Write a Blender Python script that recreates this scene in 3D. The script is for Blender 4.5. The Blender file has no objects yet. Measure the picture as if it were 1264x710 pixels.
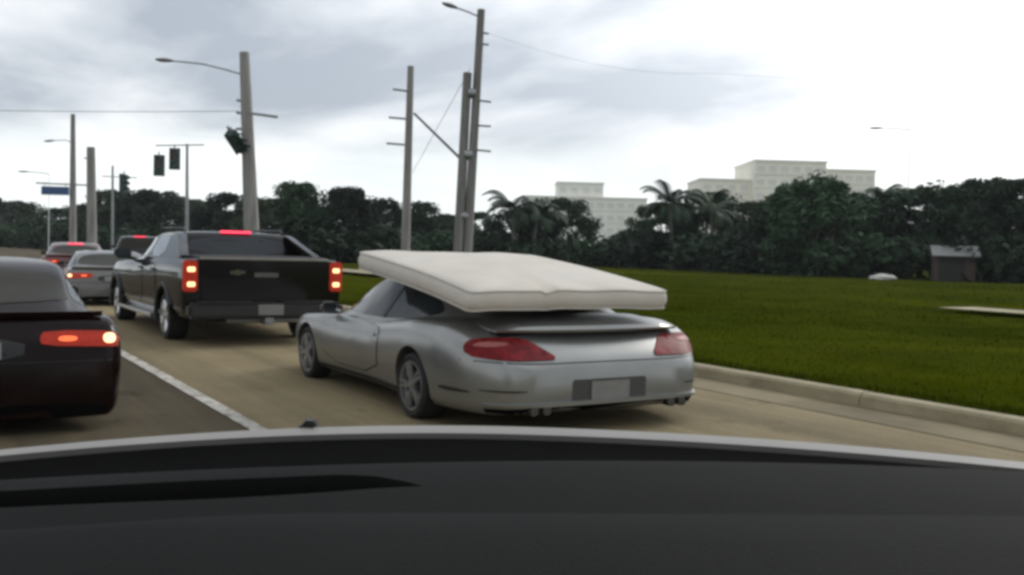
import bpy, bmesh, math, random
import numpy as np
from mathutils import Vector, Matrix
from mathutils.bvhtree import BVHTree

R = math.radians
random.seed(7)
rng = np.random.default_rng(7)
SC = bpy.context.scene
COL = SC.collection

# ------------------------------------------------------------------ camera
# world: +Y runs along the road, +X towards the kerb, the camera sits in a waiting car
CAM_H, YAW, PITCH, ROLL = 1.35, 0.555, -0.039, 0.026
cam_d = bpy.data.cameras.new('camera')
cam_d.sensor_width = 36.0
cam_d.lens = 36.0 * 1200.0 / 1264.0
cam_d.clip_start = 0.02
cam_d.clip_end = 3000.0
cam = bpy.data.objects.new('camera', cam_d)
COL.objects.link(cam)
cam.matrix_world = (Matrix.Translation((0, 0, CAM_H)) @ Matrix.Rotation(-YAW, 4, 'Z')
                    @ Matrix.Rotation(math.pi / 2 + PITCH, 4, 'X') @ Matrix.Rotation(ROLL, 4, 'Z'))
SC.camera = cam

# ------------------------------------------------------------------ sky and sun
SUN_AZ, SUN_EL = R(76), R(34)          # azimuth measured from +Y towards +X
world = bpy.data.worlds.new('World')
SC.world = world
world.use_nodes = True
wn, wl = world.node_tree.nodes, world.node_tree.links
wn.clear()
def W(t, **k):
    n = wn.new(t)
    for a, b in k.items():
        setattr(n, a, b)
    return n
def wmath(op, a, b=None, clamp=False):
    n = W('ShaderNodeMath', operation=op, use_clamp=clamp)
    for i, v in enumerate((a, b)):
        if v is None: continue
        if isinstance(v, (int, float)): n.inputs[i].default_value = v
        else: wl.new(v, n.inputs[i])
    return n.outputs[0]
out = W('ShaderNodeOutputWorld'); bg = W('ShaderNodeBackground')
sky = W('ShaderNodeTexSky', sky_type='NISHITA', sun_disc=False)
sky.sun_elevation = SUN_EL; sky.sun_rotation = SUN_AZ
sky.air_density = 1.2; sky.dust_density = 2.0
tc = W('ShaderNodeTexCoord'); sep = W('ShaderNodeSeparateXYZ')
wl.new(tc.outputs['Generated'], sep.inputs[0])
zc = wmath('ADD', wmath('MAXIMUM', sep.outputs[2], 0.0), 0.16)
comb = W('ShaderNodeCombineXYZ')
wl.new(wmath('DIVIDE', sep.outputs[0], zc), comb.inputs[0])
wl.new(wmath('DIVIDE', sep.outputs[1], zc), comb.inputs[1])
CLOUD_OFF = (0.4, 5.2, 0.0)
mp = W('ShaderNodeMapping'); mp.inputs['Location'].default_value = CLOUD_OFF
wl.new(comb.outputs[0], mp.inputs[0])
n1 = W('ShaderNodeTexNoise'); n1.inputs['Scale'].default_value = 0.62; n1.inputs['Detail'].default_value = 6.0
n1.inputs['Roughness'].default_value = 0.52; n1.inputs['Distortion'].default_value = 0.5
wl.new(mp.outputs[0], n1.inputs['Vector'])
rmp = W('ShaderNodeValToRGB')
rmp.color_ramp.elements[0].position = 0.42; rmp.color_ramp.elements[0].color = (0.40, 0.45, 0.52, 1)
rmp.color_ramp.elements[1].position = 0.63; rmp.color_ramp.elements[1].color = (1.02, 1.04, 1.06, 1)
wl.new(n1.outputs[0], rmp.inputs[0])
# thinner, brighter cloud round the hidden sun
sd = (math.sin(SUN_AZ) * math.cos(SUN_EL), math.cos(SUN_AZ) * math.cos(SUN_EL), math.sin(SUN_EL))
dot = W('ShaderNodeVectorMath', operation='DOT_PRODUCT'); dot.inputs[1].default_value = sd
nrm = W('ShaderNodeVectorMath', operation='NORMALIZE')
wl.new(tc.outputs['Generated'], nrm.inputs[0]); wl.new(nrm.outputs[0], dot.inputs[0])
glow = wmath('MULTIPLY', wmath('POWER', wmath('MAXIMUM', dot.outputs['Value'], 0.0), 6.0), 1.15)
glowc = W('ShaderNodeCombineColor')
for i in range(3): wl.new(glow, glowc.inputs[i])
addc = W('ShaderNodeMixRGB', blend_type='ADD'); addc.inputs[0].default_value = 1.0
wl.new(rmp.outputs[0], addc.inputs[1]); wl.new(glowc.outputs[0], addc.inputs[2])
# pale band of thin cloud low above the horizon
mrh = W('ShaderNodeMapRange', interpolation_type='SMOOTHSTEP'); wl.new(sep.outputs[2], mrh.inputs[0])
for i_, v_ in ((1, 0.045), (2, 0.14), (3, 1.0), (4, 0.0)): mrh.inputs[i_].default_value = v_
hz = mrh.outputs[0]
mixh = W('ShaderNodeMixRGB'); mixh.inputs[2].default_value = (1.0, 1.06, 1.06, 1)
wl.new(wmath('MULTIPLY', hz, 0.85), mixh.inputs[0]); wl.new(addc.outputs[0], mixh.inputs[1])
skys = W('ShaderNodeMixRGB', blend_type='MULTIPLY'); skys.inputs[0].default_value = 1.0
skys.inputs[2].default_value = (0.1, 0.1, 0.1, 1)
wl.new(sky.outputs[0], skys.inputs[1])
mixs = W('ShaderNodeMixRGB'); mixs.inputs[0].default_value = 0.94
wl.new(skys.outputs[0], mixs.inputs[1]); wl.new(mixh.outputs[0], mixs.inputs[2])
wl.new(mixs.outputs[0], bg.inputs[0]); bg.inputs[1].default_value = 1.0
wl.new(bg.outputs[0], out.inputs[0])

sun_d = bpy.data.lights.new('sun', 'SUN')
sun_d.energy = 0.9; sun_d.angle = R(18); sun_d.color = (1.0, 0.96, 0.9)
sun = bpy.data.objects.new('sun', sun_d); COL.objects.link(sun)
sun.rotation_euler = Vector(sd).to_track_quat('Z', 'Y').to_euler()
sun.location = (30, 10, 40)

SC.view_settings.view_transform = 'Standard'
SC.view_settings.look = 'None'
SC.view_settings.exposure = 0.22
SC.view_settings.gamma = 1.0
SC.view_settings.use_curve_mapping = False
SC.render.engine = 'CYCLES'
SC.cycles.pixel_filter_type = 'BLACKMAN_HARRIS'
SC.cycles.filter_width = 3.4            # the soft optics of a phone video
SC.cycles.max_bounces = 6
SC.cycles.use_denoising = True

# ------------------------------------------------------------------ materials
MATS = {}
def pm(name, col, rough=0.6, metal=0.0, var=0.12, scale=6.0, bump=0.0, bscale=60.0, coat=0.0,
       emit=None, estr=0.0, col2=None, spec=0.5, detail=6.0, rand=0.0, stretch=None):
    if name in MATS: return MATS[name]
    m = bpy.data.materials.new(name); m.use_nodes = True
    nt = m.node_tree; N, L = nt.nodes, nt.links
    b = N['Principled BSDF']
    b.inputs['Roughness'].default_value = rough
    b.inputs['Metallic'].default_value = metal
    b.inputs['Specular IOR Level'].default_value = spec
    b.inputs['Coat Weight'].default_value = coat
    b.inputs['Coat Roughness'].default_value = 0.06
    t = N.new('ShaderNodeTexCoord'); no = N.new('ShaderNodeTexNoise')
    vec = t.outputs['Object']
    if stretch:
        mpn = N.new('ShaderNodeMapping'); mpn.inputs['Scale'].default_value = stretch
        L.new(vec, mpn.inputs[0]); vec = mpn.outputs[0]
    no.inputs['Scale'].default_value = scale; no.inputs['Detail'].default_value = detail
    no.inputs['Roughness'].default_value = 0.6
    L.new(vec, no.inputs['Vector'])
    rp = N.new('ShaderNodeValToRGB')
    rp.color_ramp.elements[0].position = 0.3; rp.color_ramp.elements[1].position = 0.7
    c2 = col2 or tuple(min(1, c * (1 + var)) for c in col)
    c1 = tuple(c * (1 - var) for c in col) if not col2 else col
    rp.color_ramp.elements[0].color = (*c1, 1); rp.color_ramp.elements[1].color = (*c2, 1)
    L.new(no.outputs[0], rp.inputs[0])
    src = rp.outputs[0]
    if rand:
        oi = N.new('ShaderNodeObjectInfo'); hs = N.new('ShaderNodeHueSaturation')
        mr = N.new('ShaderNodeMapRange'); mr.inputs[3].default_value = 1 - rand; mr.inputs[4].default_value = 1 + rand
        L.new(oi.outputs['Random'], mr.inputs[0]); L.new(mr.outputs[0], hs.inputs['Value'])
        L.new(src, hs.inputs['Color']); src = hs.outputs[0]
    L.new(src, b.inputs['Base Color'])
    if bump:
        nb = N.new('ShaderNodeTexNoise'); nb.inputs['Scale'].default_value = bscale; nb.inputs['Detail'].default_value = 4
        L.new(vec, nb.inputs['Vector'])
        bp = N.new('ShaderNodeBump'); bp.inputs['Strength'].default_value = bump; bp.inputs['Distance'].default_value = 0.02
        L.new(nb.outputs[0], bp.inputs['Height']); L.new(bp.outputs[0], b.inputs['Normal'])
    if emit:
        b.inputs['Emission Color'].default_value = (*emit, 1); b.inputs['Emission Strength'].default_value = estr
    MATS[name] = m
    return m

ASPHALT = pm('asphalt', (0.094, 0.075, 0.046), 0.9, spec=0.12, var=0.25, scale=0.7, bump=0.35, bscale=90, col2=(0.124, 0.100, 0.063), detail=10)
LANE = pm('worn_lane', (0.215, 0.172, 0.098), 0.9, spec=0.12, scale=0.55, bump=0.35, bscale=80, col2=(0.285, 0.232, 0.136), detail=10)
CONC = pm('kerb_concrete', (0.27, 0.23, 0.14), 0.9, scale=2.5, bump=0.4, bscale=40, col2=(0.38, 0.33, 0.22), detail=9)
GUTTER = pm('gutter_concrete', (0.15, 0.12, 0.062), 0.9, scale=1.2, bump=0.3, bscale=50, col2=(0.23, 0.19, 0.105), detail=9)
WPAINT = pm('road_paint', (0.26, 0.24, 0.20), 0.85, scale=4, col2=(0.58, 0.55, 0.48), detail=12)
GRASS = pm('field_grass', (0.036, 0.051, 0.004), 0.95, scale=0.25, bump=0.4, bscale=25, col2=(0.044, 0.057, 0.002), spec=0.0, detail=12)
EARTH = pm('far_ground', (0.05, 0.065, 0.02), 0.95, scale=0.05, col2=(0.085, 0.09, 0.035))
BLADE = pm('grass_blades', (0.052, 0.075, 0.006), 0.95, scale=0.3, col2=(0.074, 0.096, 0.008), detail=8, spec=0.0)
POLE = pm('pole_concrete', (0.22, 0.215, 0.20), 0.9, scale=1.5, col2=(0.32, 0.31, 0.29), stretch=(3, 3, 0.4))
WOODP = pm('weathered_pole', (0.17, 0.165, 0.15), 0.9, scale=2, col2=(0.26, 0.25, 0.23), stretch=(4, 4, 0.3))
STEEL = pm('galvanised_steel', (0.30, 0.31, 0.31), 0.5, 0.7, var=0.2, scale=4)
CABLE = pm('cable', (0.05, 0.05, 0.055), 0.7)
INSUL = pm('insulator', (0.16, 0.16, 0.17), 0.4)
SIGBODY = pm('signal_housing', (0.018, 0.055, 0.045), 0.5)
SIGBLUE = pm('sign_blue', (0.03, 0.08, 0.20), 0.5)
SIGWHITE = pm('sign_white', (0.7, 0.7, 0.7), 0.5)
LENS_R = pm('red_signal_lens', (0.10, 0.01, 0.01), 0.3)
LENS_Y = pm('amber_signal_lens', (0.12, 0.06, 0.01), 0.3)
LENS_G = pm('green_signal_lens', (0.01, 0.09, 0.05), 0.3)
BARK = pm('bark', (0.055, 0.045, 0.035), 0.95, var=0.35, scale=5, bump=0.5, bscale=12)
PBARK = pm('palm_bark', (0.16, 0.15, 0.13), 0.95, var=0.3, scale=5, bump=0.5, bscale=10)
LEAF = pm('leaves', (0.012, 0.026, 0.012), 0.8, scale=.5, col2=(0.028, 0.058, 0.026), rand=0.6, spec=0.25)
LEAFB = pm('hazed_leaves', (0.02, 0.035, 0.018), 0.7, scale=1.1, col2=(0.05, 0.075, 0.035), rand=0.3, spec=0.25)  # distant leaves made paler and greyer, haze put into the colour
FROND = pm('palm_fronds', (0.012, 0.026, 0.012), 0.7, scale=1.0, col2=(0.028, 0.052, 0.022), rand=0.3, spec=0.3)
WALLC = pm('cream_render', (0.84, 0.81, 0.70), 0.9, var=0.06, scale=0.15)
WALLW = pm('grey_white_render', (0.82, 0.82, 0.75), 0.9, var=0.06, scale=0.15)
BAND = pm('concrete_band', (0.86, 0.84, 0.76), 0.9, var=0.05, scale=0.2)
BGLASS = pm('hazed_window', (0.70, 0.69, 0.62), 0.5, var=0.15, scale=0.4)  # panes lifted close to the wall colour, haze painted in
BRICK = pm('brick_red', (0.06, 0.042, 0.034), 0.9, var=0.3, scale=9)
TIN = pm('grey_metal_roof', (0.15, 0.152, 0.145), 0.7, 0.0, var=0.15, scale=2)
DARKDOOR = pm('painted_doorway_shade', (0.02, 0.018, 0.016), 0.8)
ROCK = pm('pale_rock', (0.45, 0.44, 0.40), 0.9, var=0.25, scale=6, bump=0.5, bscale=10)

SILVER = pm('silver_paint', (0.265, 0.268, 0.256), 0.32, 0.72, var=0.06, scale=3, coat=0.2)
BLACKP = pm('black_paint', (0.005, 0.0035, 0.003), 0.10, 0.0, var=0.3, scale=3, coat=0.0, spec=0.40)
SEDANP = pm('dark_maroon_paint', (0.008, 0.003, 0.0025), 0.2, 0.0, var=0.3, scale=3, coat=0.0, spec=0.18)
MAROON = pm('maroon_paint', (0.085, 0.02, 0.018), 0.3, 0.1, var=0.2, scale=3, coat=0.5)
GREYP = pm('pewter_paint', (0.14, 0.135, 0.125), 0.32, 0.5, var=0.1, scale=3, coat=0.5)
WHITEP = pm('white_paint', (0.72, 0.72, 0.70), 0.3, 0.0, var=0.05, scale=3, coat=0.4)
HOODP = pm('pearl_hood_paint', (0.26, 0.25, 0.23), 0.45, 0.0, var=0.08, scale=3, spec=0.15)
GLASS = pm('tinted_car_glass', (0.022, 0.028, 0.032), 0.04, var=0.2, scale=2, spec=0.35)
SKYGLASS = pm('polished_car_glass', (0.05, 0.056, 0.058), 0.05, var=0.2, scale=2, spec=1.0, coat=1.0)
REARGL = pm('dusty_rear_glass', (0.024, 0.022, 0.014), 0.25, var=0.25, scale=2, spec=0.16)
RUBBER = pm('tyre_rubber', (0.014, 0.014, 0.014), 0.85, var=0.2, scale=12)
ALLOY = pm('alloy_rim', (0.30, 0.30, 0.30), 0.35, 0.8, var=0.1, scale=6)
ALLOYB = pm('bright_chrome_rim', (0.62, 0.61, 0.60), 0.18, 0.95, var=0.05, scale=6)
BRAKE = pm('brake_disc', (0.10, 0.10, 0.10), 0.5, 0.7)
TRIM = pm('black_trim', (0.012, 0.012, 0.012), 0.5)
CHROME = pm('chrome', (0.6, 0.6, 0.6), 0.15, 1.0, var=0.03)
PLATE = pm('number_plate', (0.19, 0.19, 0.175), 0.5, var=0.12, scale=14)
TAILOFF = pm('unlit_red_lens', (0.15, 0.012, 0.014), 0.4, var=0.5, scale=14, spec=0.1)
TAILCLR = pm('clear_lens', (0.42, 0.40, 0.36), 0.2, var=0.15, scale=9)
AMBER = pm('amber_lens', (0.30, 0.10, 0.09), 0.4, spec=0.2, var=0.3, scale=20)
TAILDIM = pm('glowing_red_lens', (0.16, 0.010, 0.007), 0.35, var=0.6, scale=22, spec=0.25, emit=(1.0, 0.07, 0.02), estr=0.17)
TAILLIT = pm('lit_brake_lens', (0.6, 0.1, 0.03), 0.3, emit=(1.0, 0.15, 0.04), estr=1.0)
BULB = pm('brake_bulb', (0.8, 0.6, 0.4), 0.4, emit=(1.0, 0.50, 0.22), estr=1.7)
CHMSL = pm('lit_high_brake_light', (0.6, 0.05, 0.08), 0.3, emit=(1.0, 0.06, 0.12), estr=1.6)
MATT = pm('mattress_ticking', (0.57, 0.53, 0.47), 0.9, var=0.05, scale=4, bump=0.12, bscale=22)
PIPING = pm('mattress_piping', (0.56, 0.52, 0.46), 0.9, var=0.05, scale=4)
DASH = pm('dashboard_vinyl', (0.016, 0.016, 0.0155), 0.75, var=0.1, scale=3, bump=0.15, bscale=220, spec=0.03)
DASHF = pm('dashboard_far_panel', (0.030, 0.031, 0.033), 0.6, var=0.1, scale=3, bump=0.12, bscale=220, spec=0.4)
COWL = pm('cowl_plastic', (0.004, 0.004, 0.004), 0.9, var=0.1, scale=9, spec=0.02)
LINER = pm('headliner', (0.25, 0.24, 0.22), 0.9)

def enrich(m, scale, lo, hi, stretch=(1, 1, 1), p0=.35, p1=.65, detail=8, seed=0.0):
    """multiply the base colour by a second noise: stains, wear, mown patches"""
    nt = m.node_tree; N, L = nt.nodes, nt.links; b = N['Principled BSDF']
    src = b.inputs['Base Color'].links[0].from_socket
    t = N.new('ShaderNodeTexCoord'); mp_ = N.new('ShaderNodeMapping'); mp_.inputs['Scale'].default_value = stretch; mp_.inputs['Location'].default_value = (seed, seed * .7, 0)
    n = N.new('ShaderNodeTexNoise'); n.inputs['Scale'].default_value = scale; n.inputs['Detail'].default_value = detail; n.inputs['Roughness'].default_value = .65
    r = N.new('ShaderNodeValToRGB'); r.color_ramp.elements[0].position = p0; r.color_ramp.elements[1].position = p1
    r.color_ramp.elements[0].color = (*lo, 1); r.color_ramp.elements[1].color = (*hi, 1)
    mx = N.new('ShaderNodeMixRGB'); mx.blend_type = 'MULTIPLY'; mx.inputs[0].default_value = 1
    L.new(t.outputs['Object'], mp_.inputs[0]); L.new(mp_.outputs[0], n.inputs['Vector']); L.new(n.outputs[0], r.inputs[0])
    L.new(src, mx.inputs[1]); L.new(r.outputs[0], mx.inputs[2]); L.new(mx.outputs[0], b.inputs['Base Color'])
for m_ in (ASPHALT, LANE):
    enrich(m_, 0.5, (.62, .62, .62), (1.05, 1.05, 1.05), (2.2, .12, 1), .38, .6)          # streaks along the driving direction
    enrich(m_, 55.0, (.8, .8, .8), (1.15, 1.15, 1.15), (1, 1, 1), .3, .7, 3)              # aggregate
    enrich(m_, 1.3, (.55, .53, .5), (1, 1, 1), (1, .7, 1), .30, .40, 10, 4.0)             # oil stains
enrich(CONC, 0.8, (.6, .58, .52), (1.05, 1.05, 1.05), (1, 1, 1), .36, .55, 10)
enrich(GUTTER, 0.6, (.55, .52, .46), (1.05, 1.05, 1.05), (1, .4, 1), .36, .58, 10)
enrich(WPAINT, 9.0, (.42, .40, .36), (1, 1, 1), (1, .6, 1), .36, .50, 10)
enrich(GRASS, 0.09, (.72, .74, .62), (1.25, 1.12, 1.1), (1, 1, 1), .38, .62, 6)
enrich(BLADE, 0.09, (.72, .74, .62), (1.25, 1.12, 1.1), (1, 1, 1), .38, .62, 6)
enrich(GRASS, 0.7, (.74, .72, .6), (1.12, 1.06, 1.1), (1, 1, 1), .36, .6, 9, 2.0)
enrich(BLADE, 0.7, (.74, .72, .6), (1.12, 1.06, 1.1), (1, 1, 1), .36, .6, 9, 2.0)
enrich(MATT, 1.1, (.95, .93, .89), (1, 1, 1), (1, 1, 1), .33, .55, 6)
enrich(POLE, 0.5, (.72, .70, .66), (1.05, 1.05, 1.05), (4, 4, .5), .36, .6, 8)
enrich(WOODP, 0.7, (.65, .63, .60), (1.05, 1.05, 1.05), (6, 6, .3), .36, .6, 8)

# ------------------------------------------------------------------ helpers
def link(name, me, parent=None, mats=()):
    for m in mats: me.materials.append(m)
    o = bpy.data.objects.new(name, me); COL.objects.link(o)
    if parent is not None: o.parent = parent
    return o
def finish(bm, name, mat, parent=None, smooth=40, recalc=True):
    if recalc: bmesh.ops.recalc_face_normals(bm, faces=bm.faces)
    me = bpy.data.meshes.new(name); bm.to_mesh(me); bm.free()
    if smooth:
        me.polygons.foreach_set('use_smooth', [True] * len(me.polygons))
        me.set_sharp_from_angle(angle=R(smooth))
    return link(name, me, parent, mat if isinstance(mat, (list, tuple)) else [mat])
def pyd(name, V, F, mat, parent=None, smooth=0):
    me = bpy.data.meshes.new(name); me.from_pydata([tuple(v) for v in V], [], F); me.update()
    if smooth:
        me.polygons.foreach_set('use_smooth', [True] * len(me.polygons)); me.set_sharp_from_angle(angle=R(smooth))
    return link(name, me, parent, [mat])
def tag(o, label=None, cat=None, group=None, kind=None):
    if label: o['label'] = label
    if cat: o['category'] = cat
    if group: o['group'] = group
    if kind: o['kind'] = kind
    return o
def thing(name, label, cat, loc=(0, 0, 0), rz=0.0, group=None):
    o = bpy.data.objects.new(name, None); COL.objects.link(o)
    o.empty_display_size = 0.2
    o.location = loc; o.rotation_euler = (0, 0, rz)
    return tag(o, label, cat, group)
def box(bm, c, s, rot=None, bevel=0.0):
    M = Matrix.Translation(c) @ (rot.to_4x4() if rot is not None else Matrix()) @ Matrix.Diagonal((*s, 1))
    r = bmesh.ops.create_cube(bm, size=1.0, matrix=M)
    if bevel:
        es = list({e for v in r['verts'] for e in v.link_edges})
        bmesh.ops.bevel(bm, geom=es, offset=bevel, segments=2, affect='EDGES')
def tube(bm, pts, rads, seg=8, caps=True):
    pts = [Vector(p) for p in pts]
    if isinstance(rads, (int, float)): rads = [rads] * len(pts)
    rings = []
    for i, p in enumerate(pts):
        d = (pts[min(i + 1, len(pts) - 1)] - pts[max(i - 1, 0)]).normalized()
        a = d.orthogonal().normalized() if abs(d.z) > 0.95 else d.cross(Vector((0, 0, 1))).normalized()
        if abs(d.z) > 0.95: a = Vector((1, 0, 0)); a = (a - d * a.dot(d)).normalized()
        b = d.cross(a)
        rings.append([bm.verts.new(p + (a * math.cos(t) + b * math.sin(t)) * rads[i])
                      for t in [2 * math.pi * (k + 0.5) / seg for k in range(seg)]])
    for r0, r1 in zip(rings, rings[1:]):
        for k in range(seg):
            bm.faces.new((r0[k], r0[(k + 1) % seg], r1[(k + 1) % seg], r1[k]))
    if caps:
        bm.faces.new(rings[0]); bm.faces.new(rings[-1])
def lathe_x(bm, prof, seg=28):
    """revolve (x, r) pairs about the x axis"""
    rings = [[bm.verts.new((x, r * math.cos(2 * math.pi * k / seg), r * math.sin(2 * math.pi * k / seg))) for k in range(seg)] for x, r in prof]
    n = len(rings)
    for i in range(n - 1):
        for k in range(seg):
            bm.faces.new((rings[i][k], rings[i][(k + 1) % seg], rings[i + 1][(k + 1) % seg], rings[i + 1][k]))
    return rings
def pchip(xs, ys, x):
    xs = np.array(xs, float); ys = np.array(ys, float)
    o = np.argsort(xs); xs = xs[o]; ys = ys[o]
    h = np.diff(xs); d = np.diff(ys) / h
    m = np.zeros(len(xs)); m[0] = d[0]; m[-1] = d[-1]
    for i in range(1, len(xs) - 1):
        if d[i - 1] * d[i] > 0:
            w1 = 2 * h[i] + h[i - 1]; w2 = h[i] + 2 * h[i - 1]
            m[i] = (w1 + w2) / (w1 / d[i - 1] + w2 / d[i])
    k = np.clip(np.searchsorted(xs, x) - 1, 0, len(h) - 1)
    t = (x - xs[k]) / h[k]
    return ((2 * t**3 - 3 * t**2 + 1) * ys[k] + (t**3 - 2 * t**2 + t) * h[k] * m[k]
            + (-2 * t**3 + 3 * t**2) * ys[k + 1] + (t**3 - t**2) * h[k] * m[k + 1])
def crom(P, n):
    P = np.array(P, float); out = []
    Q = np.vstack([2 * P[0] - P[1], P, 2 * P[-1] - P[-2]])
    for i in range(1, len(Q) - 2):
        for k in range(n):
            t = k / n
            a, b, c, d = Q[i - 1], Q[i], Q[i + 1], Q[i + 2]
            out.append(0.5 * ((2 * b) + (-a + c) * t + (2 * a - 5 * b + 4 * c - d) * t * t + (-a + 3 * b - 3 * c + d) * t**3))
    out.append(P[-1]); return np.array(out)
def chaikin(P, n=2):
    P = [Vector(p) for p in P]
    for _ in range(n):
        Q = []
        for a, b in zip(P, P[1:] + P[:1]):
            Q += [a * 0.75 + b * 0.25, a * 0.25 + b * 0.75]
        P = Q
    return P
def loft(rings):
    """closed rings of points -> closed bmesh"""
    bm = bmesh.new()
    vr = [[bm.verts.new(p) for p in r] for r in rings]
    m = len(vr[0])
    for a, b in zip(vr, vr[1:]):
        for k in range(m):
            bm.faces.new((a[k], a[(k + 1) % m], b[(k + 1) % m], b[k]))
    bm.faces.new(vr[0]); bm.faces.new(list(reversed(vr[-1])))
    bmesh.ops.recalc_face_normals(bm, faces=bm.faces)
    return bm
def bool_cut(bm, cutters):
    """subtract cutter bmeshes (kept out of the scene)"""
    me = bpy.data.meshes.new('tmp'); bm.to_mesh(me); bm.free()
    ob = bpy.data.objects.new('tmp', me); COL.objects.link(ob)
    tmp = [ob]
    for cb in cutters:
        bmesh.ops.recalc_face_normals(cb, faces=cb.faces)
        cm = bpy.data.meshes.new('tmpc'); cb.to_mesh(cm); cb.free()
        co = bpy.data.objects.new('tmpc', cm); COL.objects.link(co); tmp.append(co)
        md = ob.modifiers.new('b', 'BOOLEAN'); md.object = co; md.operation = 'DIFFERENCE'; md.solver = 'EXACT'
    dg = bpy.context.evaluated_depsgraph_get()
    res = bpy.data.meshes.new_from_object(ob.evaluated_get(dg))
    for o in tmp: bpy.data.objects.remove(o, do_unlink=True)
    b2 = bmesh.new(); b2.from_mesh(res); bpy.data.meshes.remove(res)
    return b2
def decal(bvh, outline, frame, off=0.005, thick=0.012, step=0.06, rounds=2):
    """project a flat outline onto a surface and return it as a thin conforming shell.
    frame = (origin, axis a, axis b, ray direction)"""
    o, a, b, d = [Vector(v) for v in frame]
    d = d.normalized()
    P = chaikin([(p[0], p[1]) for p in outline], rounds) if rounds else [Vector((p[0], p[1])) for p in outline]
    bm = bmesh.new()
    bm.faces.new([bm.verts.new((p.x, p.y, 0)) for p in P])
    bmesh.ops.triangulate(bm, faces=bm.faces)
    xs = [p.x for p in P]; ys = [p.y for p in P]
    for lo, hi, ax in ((min(xs), max(xs), 0), (min(ys), max(ys), 1)):
        n = max(1, int((hi - lo) / step))
        for k in range(1, n):
            c = lo + (hi - lo) * k / n
            co = (c, 0, 0) if ax == 0 else (0, c, 0); no = (1, 0, 0) if ax == 0 else (0, 1, 0)
            bmesh.ops.bisect_plane(bm, geom=bm.verts[:] + bm.edges[:] + bm.faces[:], plane_co=co, plane_no=no)
    for v in bm.verts:
        src = o + a * v.co.x + b * v.co.y
        h = bvh.ray_cast(src, d)
        if h[0] is None: h = bvh.find_nearest(src + d * 1.0)
        v.co = h[0] - d * off
    bmesh.ops.recalc_face_normals(bm, faces=bm.faces)
    av = Vector()
    for f in bm.faces: av += f.normal * f.calc_area()
    if av.dot(d) > 0: bmesh.ops.reverse_faces(bm, faces=bm.faces)
    # thicken straight along the projecting direction
    bmesh.ops.remove_doubles(bm, verts=bm.verts, dist=2e-4)
    fs = bm.faces[:]; bnd = [e for e in bm.edges if len(e.link_faces) == 1]
    dup = {v: bm.verts.new(v.co + d * thick) for v in bm.verts[:]}
    for e in bnd:
        f = e.link_faces[0]; a_, b_ = e.verts
        lp = next(l for l in f.loops if l.edge is e); a_, b_ = lp.vert, lp.link_loop_next.vert
        bm.faces.new((b_, a_, dup[a_], dup[b_]))
    for f in fs: bm.faces.new([dup[v] for v in reversed(f.verts)])
    return bm
def bvh_of(o):
    bm = bmesh.new(); bm.from_mesh(o.data); t = BVHTree.FromBMesh(bm); bm.free(); return t

# ------------------------------------------------------------------ the ground and the road
def sheet(name, poly, z, mat, label, sub=0):
    o = pyd(name, [(x, y, z) for x, y in poly], [list(range(len(poly)))], mat)
    return tag(o, label, None, None, 'structure')
sheet('ground', [(-900, -300), (1200, -300), (1200, 1500), (-900, 1500)], -0.06, EARTH, 'wide flat ground reaching out to the horizon')
sheet('road', [(-14, -60), (7.2, -60), (7.2, 26), (9.6, 40), (10.2, 52), (60, 56), (60, 72), (12, 72), (11, 300), (-14, 300)], 0.0, ASPHALT, 'dark worn asphalt road with vehicles queueing')
sheet('traffic_lane', [(2.14, -60), (7.05, -60), (7.05, 24), (9.4, 40), (9.9, 50), (5.0, 50), (2.14, 21)], 0.004, LANE, 'pale tan kerbside lane of the road')
def strip_between(name, left, right, z, mat, label):
    V = [(x, y, z) for x, y in left] + [(x, y, z) for x, y in right]; n = len(left)
    o = pyd(name, V, [[i, i + 1, n + i + 1, n + i] for i in range(n - 1)], mat)
    return tag(o, label, None, None, 'structure')
ly = [-60, -20, 0, 4, 7, 10, 14, 20, 26, 34]
lx = [2.14 + max(0, y - 20) * 0.10 for y in ly]
strip_between('lane_line', [(x - 0.06, y) for x, y in zip(lx, ly)], [(x + 0.06, y) for x, y in zip(lx, ly)], 0.008, WPAINT, 'worn solid white lane line on the road')
# kerb with gutter pan, following the lane edge
ky = [-60, -25, -10, 0, 3, 6, 9, 12, 16, 21, 26, 30, 34, 40, 46, 52]
kx = [7.35 + (0 if y < 22 else (y - 22) * 0.13 if y < 40 else 2.34 + (y - 40) * 0.09) for y in ky]
prof = [(-0.62, 0.009), (-0.02, 0.012), (0.0, 0.10), (0.03, 0.128), (0.17, 0.132), (0.19, 0.02)]
V, F = [], []
for x, y in zip(kx, ky):
    V += [(x + a, y, z) for a, z in prof]
m = len(prof)
gut = [[(x - 0.62, y), (x - 0.02, y)] for x, y in zip(kx, ky)]
pyd_g = pyd('gutter', [(q[0], q[1], 0.009 + 0.004 * j) for g_ in gut for j, q in enumerate(g_)],
            [[2 * i, 2 * i + 1, 2 * i + 3, 2 * i + 2] for i in range(len(gut) - 1)], GUTTER)
tag(pyd_g, 'stained concrete gutter beside the kerb', None, None, 'structure')
V = []
prof = [(-0.02, -0.03), (0.0, 0.10), (0.025, 0.124), (0.05, 0.130), (0.15, 0.132), (0.19, 0.125), (0.19, -0.03)]
for x, y in zip(kx, ky): V += [(x + a, y, z) for a, z in prof]
m = len(prof)
F = [[i * m + k, i * m + k + 1, (i + 1) * m + k + 1, (i + 1) * m + k] for i in range(len(ky) - 1) for k in range(m - 1)]
kb = pyd('kerb', [(x, y, z - .012) for x, y, z in V], F, GUTTER, None, 30)
tag(kb, 'pale concrete kerb edging the grass field', None, None, 'structure')
yy = -11.0
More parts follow.
